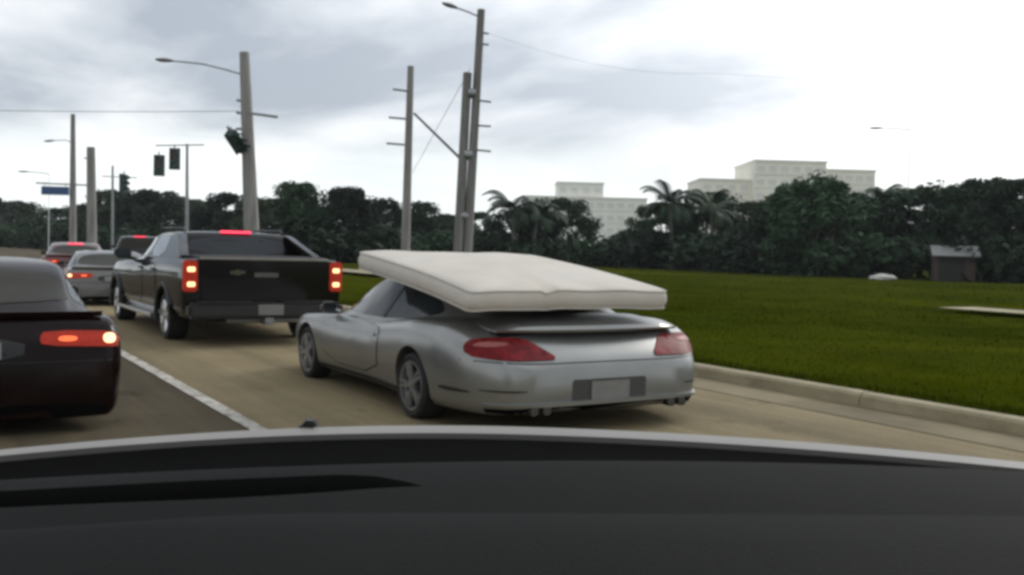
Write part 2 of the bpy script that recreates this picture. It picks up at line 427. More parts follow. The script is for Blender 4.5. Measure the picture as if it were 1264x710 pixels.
while yy < 50:
    ya, yb_ = yy + .007, yy + 2.393; yy += 2.4
    dx = rng.normal() * .004; dz = rng.normal() * .003
    xs_ = [float(np.interp(q, ky, kx)) + dx for q in (ya, yb_)]
    Vk = [(x + a, q, z + dz + .001) for x, q in zip(xs_, (ya, yb_)) for a, z in prof]
    Fk = [[k, k + 1, m + k + 1, m + k] for k in range(m - 1)] + [list(range(m)), list(range(2 * m - 1, m - 1, -1))]
    pyd('kerb_section', Vk, Fk, CONC, kb, 30)
# grass field: a gently uneven sheet
def field_z(x, y):
    return 0.115 + 0.05 * math.sin(x * 0.11 + 1.0) * math.sin(y * 0.09) * min(1, (x - 7.5) / 8) + 0.02 * math.sin(x * 0.45 + y * 0.31) * min(1, (x - 7.5) / 4)
fy = [-60, -40, -25] + [-15 + 1.5 * i for i in range(46)] + [60, 80, 110, 160]
fu = [0, 0.4, 1, 2, 3, 4.5, 6, 8, 10, 12, 14, 17, 20, 24, 28, 33, 38, 44, 50, 58, 66, 80, 100, 150]
V = []
for y in fy:
    kxx = float(np.interp(y, ky, kx)) + 0.185
    if y > 50: kxx = 12.5
    V += [(kxx + u, y, field_z(kxx + u, y) if u > 0 else 0.115) for u in fu]
m = len(fu)
F = [[i * m + k, i * m + k + 1, (i + 1) * m + k + 1, (i + 1) * m + k] for i in range(len(fy) - 1) for k in range(m - 1)]
tag(pyd('grass_field', V, F, GRASS, None, 60), 'wide mown green grass field beside the road', None, None, 'structure')
# concrete footpath pieces crossing the field
CP = CONC
strip_between('footpath', [(20.9, 14.4), (20.95, 9), (21.0, 4), (21, -10)], [(22.3, 14.3), (22.35, 9), (22.4, 4), (22.4, -10)], 0.235, CP, 'pale concrete footpath slab in the grass field')
strip_between('footpath', [(15.6, 35.2), (15.7, 46), (15.8, 52)], [(17.4, 35.2), (17.5, 46), (17.6, 52)], 0.24, CP, 'pale concrete footpath beyond the parked queue')

# grass blades near the kerb, one mass
def blades(n, x0, x1, y0, y1, hmin, hmax, wid):
    u = rng.random(n) ** 1.5
    x = x0 + (x1 - x0) * u; y = y0 + (y1 - y0) * rng.random(n)
    kk = np.interp(y, ky, kx) + 0.2
    x = np.maximum(x, kk - .07 + rng.random(n) * 0.4)
    z = np.array([field_z(a, b) for a, b in zip(x, y)]) - 0.005
    h = hmin + (hmax - hmin) * rng.random(n) ** 2; a = rng.random(n) * 2 * math.pi
    le = h * (0.2 + 0.6 * rng.random(n)); w = wid * (0.6 + 0.8 * rng.random(n)) * (1 + (x - x0) * 0.05)
    P = np.zeros((n, 3, 3))
    P[:, 0] = np.stack([x - w * np.cos(a), y - w * np.sin(a), z], 1)
    P[:, 1] = np.stack([x + w * np.cos(a), y + w * np.sin(a), z], 1)
    b = rng.random(n) * 2 * math.pi
    P[:, 2] = np.stack([x + le * np.cos(b), y + le * np.sin(b), z + h], 1)
    return P.reshape(-1, 3)
PV = np.vstack([blades(110000, 7.5, 24, 1, 26, 0.012, 0.038, 0.009), blades(14000, 14, 50, 5, 55, 0.03, 0.08, 0.02), blades(9000, 7.5, 7.9, 1, 24, 0.02, 0.10, 0.007)])
me = bpy.data.meshes.new('grass_blades')
nv = len(PV); nf = nv // 3
me.vertices.add(nv); me.vertices.foreach_set('co', PV.ravel())
me.loops.add(nv); me.loops.foreach_set('vertex_index', np.arange(nv, dtype=np.int32))
me.polygons.add(nf); me.polygons.foreach_set('loop_start', np.arange(0, nv, 3, dtype=np.int32))
me.update(calc_edges=True)
gb = link('grass_blades', me, None, [BLADE])
tag(gb, 'short green grass blades covering the field', 'grass', None, 'stuff')

# ------------------------------------------------------------------ vehicles
def make_wheel(parent, x, y, r, side, width=0.20, rim_r=None, rim_mat=ALLOY, spokes=5, twin=False):
    """side = -1 left, +1 right; the wheel's outer face looks along side*x"""
    rim_r = rim_r or r * 0.70
    w = width
    bm = bmesh.new()
    lathe_x(bm, [(-0.03, 0.001), (-0.03, rim_r * 0.62), (0.0, rim_r * 0.62), (0.0, 0.001)], 20)
    hub = finish(bm, 'wheel', BRAKE, parent)
    hub.location = (x - side * 0.05, y, r); hub.rotation_euler = (0, 0, 0 if side > 0 else math.pi)
    bm = bmesh.new()
    pr = [(-w * 0.75, rim_r * 0.99), (-w * 0.78, r * 0.90), (-w * 0.70, r * 0.985), (-w * 0.3, r), (0.0, r * 0.995), (w * 0.20, r * 0.965), (w * 0.27, r * 0.88), (w * 0.22, rim_r * 1.0), (w * 0.05, rim_r * 0.94), (-w * 0.6, rim_r * 0.93), (-w * 0.75, rim_r * 0.99)]
    lathe_x(bm, pr, 36); bmesh.ops.remove_doubles(bm, verts=bm.verts, dist=1e-5)
    finish(bm, 'tyre', RUBBER, hub, 35)
    bm = bmesh.new()
    lathe_x(bm, [(w * 0.18, rim_r * 0.995), (w * 0.26, rim_r * 0.98), (w * 0.25, rim_r * 0.90), (w * 0.05, rim_r * 0.86), (w * 0.05, rim_r * 0.84), (w * 0.10, rim_r * 0.86), (w * 0.16, rim_r * 0.92)], 36)
    lathe_x(bm, [(w * 0.26, 0.001), (w * 0.27, rim_r * 0.10), (w * 0.22, rim_r * 0.24), (w * 0.05, rim_r * 0.26)], 18)
    for k in range(spokes):
        for dv in ((-0.13, 0.13) if twin else (0.0,)):
            a = 2 * math.pi * k / spokes + dv + 0.3
            M = Matrix.Rotation(a, 4, 'X')
            ww = rim_r * (0.075 if twin else 0.13)
            vs = [(w * 0.20, -ww, rim_r * 0.12), (w * 0.20, ww, rim_r * 0.12), (w * 0.24, ww * 1.1, rim_r * 0.93), (w * 0.24, -ww * 1.1, rim_r * 0.93)]
            top = [bm.verts.new(M @ Vector((v[0] + 0.012, v[1] * 0.7, v[2]))) for v in vs]
            bot = [bm.verts.new(M @ Vector((v[0] - 0.015, v[1], v[2]))) for v in vs]
            bm.faces.new(top); bm.faces.new(list(reversed(bot)))
            for i in range(4): bm.faces.new((top[i], bot[i], bot[(i + 1) % 4], top[(i + 1) % 4]))
    finish(bm, 'rim', rim_mat, hub, 35)
    return hub

def body_rings(T, n=72, square=0.0, crown=0.0):
    """T columns: y, half width, centre top, shoulder, bottom"""
    T = np.array(T, float)
    y0, y1 = T[:, 0].max(), T[:, 0].min()
    t = np.linspace(0, 1, n); t = 0.5 - 0.5 * np.cos(math.pi * t); t = 0.35 * np.linspace(0, 1, n) + 0.65 * t
    ys = y0 + (y1 - y0) * t
    rings = []
    for y in ys:
        hw, zt, zs, zb = [float(pchip(T[:, 0], T[:, k], y)) for k in range(1, 5)]
        h = zs - zb; dz = zt - zs
        P = [(0, zb), (0.80 * hw, zb), (0.945 * hw, zb + 0.05 * h), (0.985 * hw, zb + 0.30 * h), (hw, zb + 0.60 * h), (0.985 * hw, zb + 0.85 * h),
             (0.935 * hw, zs + 0.25 * dz + 0.0), ((0.82 + 0.06 * square) * hw, zs + 0.72 * dz), (0.5 * hw, zs + 0.95 * dz), (0, zt)]
        P = crom(P, 4)
        right = [(p[0], y, p[1]) for p in P]
        left = [(-p[0], y, p[1]) for p in P[1:-1]][::-1]
        rings.append(right + left)
    return rings
def cabin_rings(T, zbelt, n=44, edge=0.07):
    """T columns: y, roof centre z, base half width, roof half width"""
    T = np.array(T, float)
    ys = np.linspace(T[:, 0].max(), T[:, 0].min(), n)
    rings = []
    for y in ys:
        zc_, wb, wr = [float(pchip(T[:, 0], T[:, k], y)) for k in range(1, 4)]
        hgt = max(zc_ - zbelt, 0.015); e = min(edge, hgt * 0.4)
        P = [(0, zbelt - 0.05), (wb * 0.9, zbelt - 0.05), (wb, zbelt), (wb + (wr - wb) * 0.33, zbelt + (hgt - e) * 0.42), (wr + (wb - wr) * 0.22, zbelt + (hgt - e) * 0.85),
             (wr * 0.97, zbelt + hgt - e * 0.55), (wr * 0.72, zbelt + hgt - e * 0.14), (wr * 0.35, zbelt + hgt - e * 0.02), (0, zbelt + hgt)]
        P = crom(P, 4)
        rings.append([(p[0], y, p[1]) for p in P] + [(-p[0], y, p[1]) for p in P[1:-1]][::-1])
    return rings
def arch_cut(bm, axles, hw, r, depth=0.42):
    cs = []
    for y, rr in axles:
        for s in (-1, 1):
            cb = bmesh.new()
            M = Matrix.Translation((s * (hw + 0.3 - depth / 2), y, r)) @ Matrix.Rotation(math.pi / 2, 4, 'Y')
            bmesh.ops.create_cone(cb, cap_ends=True, segments=40, radius1=rr, radius2=rr, depth=depth + 0.6, matrix=M)
            cs.append(cb)
    return bool_cut(bm, cs)
def shell(bm, name, mats, parent, arches=None, r=0.3):
    bmesh.ops.recalc_face_normals(bm, faces=bm.faces)
    if arches:
        for f in bm.faces:
            c = f.calc_center_median()
            for y, rr in arches:
                if math.hypot(c.y - y, c.z - r) < rr - 0.004 and c.z > 0.05: f.material_index = 1
            if f.normal.z < -0.9: f.material_index = 1
    return finish(bm, name, mats, parent, 32, recalc=False)
SIDE_L = ((-3, 0, 0), (0, 1, 0), (0, 0, 1), (1, 0, 0))
SIDE_R = ((3, 0, 0), (0, 1, 0), (0, 0, 1), (-1, 0, 0))
REAR = ((0, -5, 0), (1, 0, 0), (0, 0, 1), (0, 1, 0))
FRONT = ((0, 5, 0), (1, 0, 0), (0, 0, 1), (0, -1, 0))
TOPV = ((0, 0, 4), (1, 0, 0), (0, 1, 0), (0, 0, -1))
def put(bvh, outline, frame, name, mat, parent, **k):
    return finish(decal(bvh, outline, frame, **k), name, mat, parent, 35, recalc=False)
def mirrored(P): return [(-x, y) for x, y in P][::-1]
def side_mirror(parent, x, y, z, s, mat, scale=1.0):
    bm = bmesh.new()
    box(bm, (s * (x + 0.10 * scale), y, z), (0.17 * scale, 0.09 * scale, 0.11 * scale), bevel=0.03 * scale)
    tube(bm, [(s * (x - 0.04), y + 0.02, z - 0.06 * scale), (s * (x + 0.06 * scale), y, z - 0.03 * scale)], 0.02 * scale, 6)
    m = finish(bm, 'side_mirror', mat, parent)
    bm = bmesh.new(); box(bm, (s * (x + 0.10 * scale), y - 0.047 * scale, z), (0.14 * scale, 0.008, 0.085 * scale), bevel=0.003)
    finish(bm, 'mirror_glass', GLASS, m)
def plate(parent, x, y, z, w=0.31, h=0.13, tilt=0.0):
    bm = bmesh.new(); box(bm, (0, 0, 0), (w, 0.008, h), bevel=0.003)
    p = finish(bm, 'number_plate', PLATE, parent); p.location = (x, y, z); p.rotation_euler = (tilt, 0, 0)
    return p

# ---- silver coupe with the mattress
def make_coupe():
    t = thing('silver_coupe', 'silver sports coupe carrying a white mattress on its roof', 'car', (4.50, 8.14, 0))
    T = [(2.27, .40, .40, .38, .30), (2.22, .62, .44, .42, .24), (2.08, .86, .49, .48, .18), (1.8, 1.02, .55, .575, .155), (1.42, 1.10, .60, .655, .15), (1.0, 1.11, .66, .67, .145),
         (.5, 1.09, .71, .645, .14), (-.2, 1.09, .73, .645, .14), (-.8, 1.14, .775, .70, .14), (-1.27, 1.18, .81, .745, .145), (-1.6, 1.175, .815, .735, .15),
         (-1.85, 1.135, .785, .70, .15), (-2.02, 1.08, .735, .645, .15), (-2.13, 1.01, .68, .595, .15), (-2.21, .95, .62, .55, .155), (-2.27, .89, .565, .515, .165), (-2.31, .80, .51, .475, .185), (-2.325, .70, .48, .45, .215)]
    ax = [(1.27, .305), (-1.27, .315)]
    bm = arch_cut(loft(body_rings(T, 90)), ax, 1.0, 0.262, 0.30)
    body = shell(bm, 'body', [SILVER, TRIM], t, ax, 0.262)
    C = [(1.15, .66, .80, .62), (.95, .755, .90, .70), (.7, .875, .955, .745), (.4, .995, .985, .76), (.1, 1.085, 1.0, .77), (-.2, 1.11, 1.0, .775), (-.55, 1.10, .99, .765), (-.95, 1.03, .95, .74), (-1.3, .93, .885, .70), (-1.6, .86, .80, .64), (-1.85, .79, .70, .55), (-2.0, .72, .6, .48)]
    cab = finish(loft(cabin_rings(C, .655)), 'cabin', SILVER, t, 40)
    bb, cb = bvh_of(body), bvh_of(cab)
    win = [(.78, .735), (.42, .925), (.12, 1.03), (-.2, 1.06), (-.55, 1.05), (-.85, .99), (-1.08, .89), (-1.16, .80), (-.6, .735), (.2, .728)]
    for fr, nm in ((SIDE_L, 'side_window'), (SIDE_R, 'side_window')):
        w = put(cb, win, fr, nm, GLASS, t, step=0.08)
        tr = decal(cb, [(-.30, .735), (-.36, .735), (-.42, .99), (-.36, .99)], fr, off=0.012, rounds=0)
        finish(tr, 'window_pillar', TRIM, w, 35, recalc=False)
    put(cb, [(-.60, -.78), (.60, -.78), (.53, -1.62), (-.53, -1.62)], TOPV, 'rear_window', GLASS, t, step=0.1, rounds=3)
    put(cb, [(-.66, 1.02), (.66, 1.02), (.66, .28), (-.66, .28)], TOPV, 'windscreen', GLASS, t, step=0.1)
    # doors: thin proud skins with a handle and a shut line round them
    for fr, s in ((SIDE_L, -1), (SIDE_R, 1)):
        put(bb, [(.80, .24), (.84, .60), (.80, .672), (-.42, .672), (-.52, .60), (-.50, .24)], fr, 'door_gap', TRIM, t, off=0.001, thick=0.004, step=0.06, rounds=1)
        d = put(bb, [(.785, .252), (.825, .60), (.785, .662), (-.41, .662), (-.505, .60), (-.485, .252)], fr, 'door', SILVER, t, off=0.007, thick=0.009, step=0.06, rounds=1)
        h = decal(bb, [(-.22, .575), (-.22, .605), (-.42, .605), (-.42, .575)], fr, off=0.02, thick=0.02, rounds=1)
        finish(h, 'door_handle', SILVER, d, 35, recalc=False)
        put(bb, [(.95, .165), (.95, .20), (-.95, .215), (-.95, .165)], fr, 'sill', TRIM, t, off=0.006, rounds=0)
        put(bb, [(-1.72, .30), (-1.72, .335), (-2.02, .325), (-2.06, .305)], fr, 'side_vent', TRIM, t, off=0.004, rounds=1)
        side_mirror(t, .98, .74, .755, s, SILVER, 0.9)
    # tail lamps wrap round the corners
    lamp = [(-1.08, .575), (-1.07, .660), (-1.0, .700), (-.80, .705), (-.64, .695), (-.57, .650), (-.44, .556), (-.60, .552), (-.95, .556)]
    for L in (lamp, mirrored(lamp)):
        tl = put(bb, L, REAR, 'tail_lamp', TAILOFF, t, off=0.012, thick=0.02, step=0.04, rounds=1)
        s = -1 if L is lamp else 1
        q = [(s * 1.05, .645), (s * .98, .678), (s * .82, .678), (s * .78, .660), (s * .95, .640)]
        finish(decal(bb, q if s < 0 else q[::-1], REAR, off=0.017, thick=0.01, step=0.04, rounds=1), 'indicator_lens', AMBER, tl, 35, recalc=False)
        refl = [(s * 1.02, .34), (s * 1.02, .325), (s * .74, .325), (s * .74, .34)]
        put(bb, refl if s < 0 else refl[::-1], REAR, 'bumper_slot', TRIM, t, off=0.004, step=0.05, rounds=1)
    # bumper shut line, plate recess, lower lip and valance
    put(bb, [(-1.10, .548), (-.6, .531), (.6, .531), (1.10, .548), (1.10, .540), (.6, .522), (-.6, .522), (-1.10, .540)], REAR, 'bumper_seam', TRIM, t, off=0.003, step=0.06, rounds=0)
    put(bb, [(-.33, .402), (.33, .402), (.345, .385), (.345, .245), (.33, .228), (-.33, .228), (-.345, .245), (-.345, .385)], REAR, 'plate_recess', pm('painted_recess_shade', (0.05, 0.05, 0.045), 0.6), t, off=0.004, step=0.06, rounds=0)  # flat dark patch, the shade of a recess put into its colour
    plate(t, 0, -2.335, .312, 0.36, 0.145)
    put(bb, [(-1.02, .248), (1.02, .248), (.98, .218), (-.98, .218)], REAR, 'bumper_lip', SILVER, t, off=0.04, thick=0.04, step=0.07, rounds=1)
    put(bb, [(-1.0, .215), (1.0, .215), (.95, .155), (-.95, .155)], REAR, 'valance', COWL, t, off=0.012, step=0.07, rounds=1)
    for s in (-1, 1):
        bm = bmesh.new()
        for dx in (-.055, .055):
            tube(bm, [(s * .64 + dx, -2.05, .195), (s * .64 + dx, -2.36, .195)], .042, 12, caps=False)
            tube(bm, [(s * .64 + dx, -2.355, .195), (s * .64 + dx, -2.20, .195)], .036, 12)
        finish(bm, 'exhaust_tip', pm('sooty_steel', (0.10, 0.095, 0.09), 0.4, 0.8), t)
    # raised rear wing on the engine lid
    bm = bmesh.new()
    nb = 24
    ringsw = []
    for k in range(nb + 1):
        u = -1 + 2 * k / nb
        x = u * .86; sw = (1 - abs(u) ** 6)
        yb = -2.17 + .10 * u * u
        ringsw.append([(x, yb, .757), (x, yb + .015, .785 * sw + .757 * (1 - sw)), (x, -1.95, .822 * sw + .76 * (1 - sw)), (x, -1.70, .845 * sw + .79 * (1 - sw)), (x, -1.70, .76), (x, -1.95, .745), (x, yb + .01, .738)])
    finish(loft(ringsw), 'rear_wing', SILVER, t, 40)
    put(bb, [(-.82, -2.055), (.82, -2.055), (.84, -2.00), (-.84, -2.00)], TOPV, 'wing_painted_shadow', TRIM, t, off=0.006, step=0.06, rounds=0)  # black strip painted on as the shade beneath the wing
    # engine grille slats under the wing
    g = put(cb, [(-.42, -1.66), (.42, -1.66), (.40, -1.86), (-.40, -1.86)], TOPV, 'engine_grille', TRIM, t, off=0.006, step=0.08, rounds=1)
    # front lamps and number plate side
    for s in (-1, 1):
        put(bb, [(s * .62, .40), (s * .95, .50), (s * .98, .44), (s * .75, .36)][::s], FRONT, 'headlamp', TAILCLR, t, off=0.008, step=0.05)
    for s in (-1, 1):
        make_wheel(t, s * 1.085, 1.27, .262, s, .20, .198, ALLOY, 5, True)
        make_wheel(t, s * 1.145, -1.27, .262, s, .24, .198, ALLOY, 5, True)
    bm = bmesh.new(); box(bm, (0, 0, .20), (1.5, 3.6, .10)); finish(bm, 'underbody', TRIM, t)
    return t
make_coupe()

# ---- the mattress
def make_mattress():
    Wd, Ln, H = 1.90, 2.02, 0.165
    t = thing('mattress', 'bare white mattress lying on the roof of the silver coupe', 'mattress', (4.34, 7.08, 1.128))
    nu, nv, rr = 40, 40, 0.045
    def outline(inset):
        P = []
        a, b = Wd / 2 - inset, Ln / 2 - inset; c = max(0.07 - inset, 0.02)
        for cx, cy, a0 in ((a - c, b - c, 0), (-a + c, b - c, 90), (-a + c, -b + c, 180), (a - c, -b + c, 270)):
            for k in range(7):
                th = R(a0 + 15 * k); P.append((cx + c * math.cos(th), cy + c * math.sin(th)))
        out = []
        for p, q in zip(P, P[1:] + P[:1]):
            n = max(1, int(math.hypot(q[0] - p[0], q[1] - p[1]) / 0.075 + 0.3)) if inset >= 0 else 1
            for k in range(n): out.append((p[0] + (q[0] - p[0]) * k / n, p[1] + (q[1] - p[1]) * k / n))
        return out
    base = outline(0.0)
    def sag(x, y):
        return -0.02 * (y / (Ln / 2)) ** 2 - 0.014 * (x / (Wd / 2)) ** 2 + 0.005 * math.sin(5 * x + 2) * math.sin(4 * y + 1) + .003 * math.sin(11 * x + 3 * y) - .016 * math.exp(-((x + .27) / .05) ** 2) * max(0, -y / Ln * 2) ** 2
    def ring(scale_in, z):
        R_ = []
        for x, y in base:
            f = 1 - scale_in
            xx, yy = x * (1 - scale_in / (Wd / 2)), y * (1 - scale_in / (Ln / 2))
            dent = (0.035 * math.exp(-((xx + 0.27) / 0.04) ** 2) + .004 * math.sin(7 * xx + 1)) * (1 if yy < -Ln / 2 + 0.12 else 0)
            R_.append((xx, yy + dent, z + sag(xx, yy) - (dent * 0.5 if z > 0 else 0)))
        return R_
    h = H / 2
    rings = [ring(.5, -h), ring(.08, -h), ring(.03, -h + .004), ring(.008, -h + .02), ring(-.004, -.03), ring(-.008, 0), ring(-.004, .03), ring(.006, h - .02), ring(.028, h - .004), ring(.08, h + .004), ring(.2, h + .012), ring(.5, h + .016), ring(.8, h + .016)]
    body = finish(loft(rings), 'cover', MATT, t, 70)
    for z in (h - .012, -h + .012):
        bm = bmesh.new(); rg = ring(.004, z); tube(bm, rg + rg[:1], .006, 6, caps=False); finish(bm, 'piping', PIPING, body)
    ang = math.atan2(0.25, 1.95)
    t.rotation_euler = (ang, 0, R(1.0))
    return t
make_mattress()

# ---- generic saloon / SUV used for the queue and parked cars
def make_saloon(name, label, loc, paint, H=1.18, hw=.95, rz=0.0, lit=True, high=False, trunk=True, cat='car', group=None, glass=REARGL):
    t = thing(name, label, cat, loc, rz, group)
    k = H / 1.18; w = hw / .95
    T = [(2.38, .45, .42, .40, .28), (2.33, .68, .50, .47, .2), (2.2, .82, .58, .54, .16), (1.9, .90, .65, .60, .15), (1.4, .935, .71, .66, .15), (.9, .945, .76, .70, .15), (0, .95, .78, .72, .15), (-1, .955, .80, .735, .15), (-1.6, .95, .815, .75, .16), (-1.95, .945, .82, .755, .13), (-2.13, .935, .81, .745, .11), (-2.20, .925, .775, .715, .10), (-2.25, .905, .71, .665, .10), (-2.29, .875, .63, .60, .105), (-2.31, .82, .56, .54, .12)]
    T = [(a, b * w, c * k, d * k, e * k) for a, b, c, d, e in T]
    r = .29 * k; ax = [(1.42, r + .045), (-1.32, r + .045)]
    body = shell(arch_cut(loft(body_rings(T, 70)), ax, hw - .12, r, .26), 'body', [paint, TRIM], t, ax, r)
    if trunk:
        C = [(1.2, .74, .72, .55), (.9, .86, .80, .62), (.5, 1.02, .84, .66), (.15, 1.13, .86, .67), (-.3, 1.18, .86, .68), (-.8, 1.165, .86, .675), (-1.12, 1.11, .855, .66), (-1.4, .99, .84, .64), (-1.65, .885, .82, .62), (-1.82, .81, .80, .6)]
        wn_ = [(.62, .81), (.15, 1.06), (-.3, 1.125), (-.8, 1.115), (-1.15, 1.03), (-1.42, .88), (-1.36, .81)]
        rw = [(-.60, -1.13), (.60, -1.13), (.70, -1.70), (-.70, -1.70)]; rwf = TOPV
    else:
        C = [(1.2, .74, .72, .55), (.9, .86, .80, .62), (.5, 1.02, .84, .66), (.15, 1.13, .86, .67), (-.3, 1.18, .86, .68), (-1.2, 1.175, .86, .68), (-1.85, 1.15, .85, .67), (-1.98, 1.06, .83, .66), (-2.08, .92, .82, .66), (-2.15, .81, .80, .62)]
        wn_ = [(.62, .81), (.15, 1.06), (-.3, 1.125), (-1.2, 1.12), (-1.72, 1.09), (-1.85, .84), (-1.8, .81)]
        rw = [(-.62, 1.10), (.62, 1.10), (.70, .85), (-.70, .85)]; rwf = REAR
    C = [(a, b * k, c * w, d * w) for a, b, c, d in C]
    cab = finish(loft(cabin_rings(C, .745 * k)), 'cabin', paint, t, 40)
    cb, bb = bvh_of(cab), bvh_of(body)
    for fr in (SIDE_L, SIDE_R):
        sw_ = put(cb, [(a, b * k) for a, b in wn_], fr, 'side_window', GLASS, t, step=.09)
        finish(decal(cb, [(-.42, .81 * k), (-.50, .81 * k), (-.50, 1.13 * k), (-.42, 1.13 * k)], fr, off=.011, rounds=0), 'window_pillar', TRIM, sw_, 35, recalc=False)
        for y0, y1 in ((.72, -.40), (-.46, -1.25)):
            d = put(bb, [(y0, .25 * k), (y0, .70 * k), (y1, .71 * k), (y1, (.25 if y0 > 0 else .45) * k)], fr, 'door', paint, t, off=.004, thick=.006, step=.07, rounds=1)
            finish(decal(bb, [(y1 + .08, .62 * k), (y1 + .08, .645 * k), (y1 + .26, .645 * k), (y1 + .26, .62 * k)], fr, off=.02, thick=.02, rounds=1), 'door_handle', paint, d, 35, recalc=False)
    for s in (-1, 1): side_mirror(t, .86 * w, .62, .84 * k, s, paint, .85)
    put(cb, [(a * w, b * (k if rwf is REAR else 1)) for a, b in rw], rwf, 'rear_window', glass, t, step=.09, rounds=2)
    put(cb, [(-.58 * w, .98), (.58 * w, .98), (.58 * w, .28), (-.58 * w, .28)], TOPV, 'windscreen', GLASS, t, step=.1)
    lamp = [(-.92, .590), (-.92, .700), (-.42, .712), (-.38, .665), (-.40, .610), (-.8, .597)]
    lamp = [(a * w, b * k) for a, b in lamp]
    for s in (-1, 1):
        P = lamp if s < 0 else mirrored(lamp)
        tl = put(bb, P, REAR, 'tail_lamp', TAILDIM if lit else TAILOFF, t, off=.012, thick=.02, step=.04, rounds=1)
        for (xa, xb, za, zb) in ((.79, .875, .620, .688), (.50, .62, .638, .674)):
            q = [(s * xa * w, za * k), (s * xb * w, za * k), (s * xb * w, zb * k), (s * xa * w, zb * k)]
            finish(decal(bb, q if s > 0 else q[::-1], REAR, off=.018, thick=.01, step=.04, rounds=2), 'lamp_bulb', (BULB if xa > .7 else TAILLIT) if lit else TAILCLR, tl, 35, recalc=False)
        put(bb, [(s * .50 * w, .47 * k), (s * .86 * w, .60 * k), (s * .86 * w, .51 * k), (s * .6 * w, .42 * k)][::s], FRONT, 'headlamp', TAILCLR, t, off=.008, step=.06)
    put(bb, [(-.89 * w, .505 * k), (.89 * w, .505 * k), (.89 * w, .495 * k), (-.89 * w, .495 * k)], REAR, 'bumper_seam', TRIM, t, off=.004, step=.06, rounds=0)
    put(bb, [(-.30 * w, .66 * k), (.30 * w, .66 * k), (.28 * w, .52 * k), (-.28 * w, .52 * k)], REAR, 'plate_recess', TRIM, t, off=.004, step=.06, rounds=1)
    plate(t, 0, -2.315, .585 * k, .30, .12 * k, R(-20))
    if trunk:
        bm = bmesh.new(); rg = []
        for i in range(17):
            u = -1 + i / 8; x = u * .80 * w; z = .818 * k
            rg.append([(x, -2.20 + .05 * u * u, z - .02), (x, -2.215 + .05 * u * u, z + .018), (x, -2.16 + .05 * u * u, z + .016), (x, -2.08, z - .012)])
        finish(loft(rg), 'boot_lip', paint, t, 40)
    put(bb, [(-.88 * w, .21 * k), (.88 * w, .21 * k), (.84 * w, .11 * k), (-.84 * w, .11 * k)], REAR, 'valance', COWL, t, off=.006, step=.08, rounds=1)
    bm = bmesh.new(); tube(bm, [(.50 * w, -2.0, .15 * k), (.50 * w, -2.325, .15 * k)], .028, 10); finish(bm, 'exhaust_tip', COWL, t)
    if high:
        z = 1.17 * k; y = -1.0 if trunk else -1.87
        z = (1.135 if trunk else 1.150) * k
        bm = bmesh.new(); box(bm, (0, y - .02, z + .012), (.42, .05, .035), bevel=.008); finish(bm, 'high_brake_light', CHMSL, t)
    for s in (-1, 1):
        make_wheel(t, s * (hw - .05), 1.42, r, s, .19, r * .7, ALLOY, 7)
        make_wheel(t, s * (hw - .05), -1.32, r, s, .19, r * .7, ALLOY, 7)
    bm = bmesh.new(); box(bm, (0, 0, .20 * k), (1.2 * w, 3.8, .08)); finish(bm, 'underbody', TRIM, t)
    return t
make_saloon('dark_sedan', 'very dark maroon sedan with lit tail lamps left of the white lane line', (.37, 9.60, 0), SEDANP)
make_saloon('silver_sedan', 'pewter grey sedan in the queue just ahead of the black pickup truck', (3.72, 23.2, 0), GREYP, H=1.10, hw=.90, rz=R(-6), lit=True)
make_saloon('maroon_sedan', 'maroon sedan with a lit high brake light ahead of the pewter sedan', (4.35, 32.6, 0), MAROON, H=1.22, hw=.92, rz=R(-8), high=True)
make_saloon('dark_suv', 'dark suv with a lit high brake light ahead of the maroon sedan', (7.72, 40.6, 0), BLACKP, H=1.50, hw=.95, rz=R(-10), high=True, trunk=False)

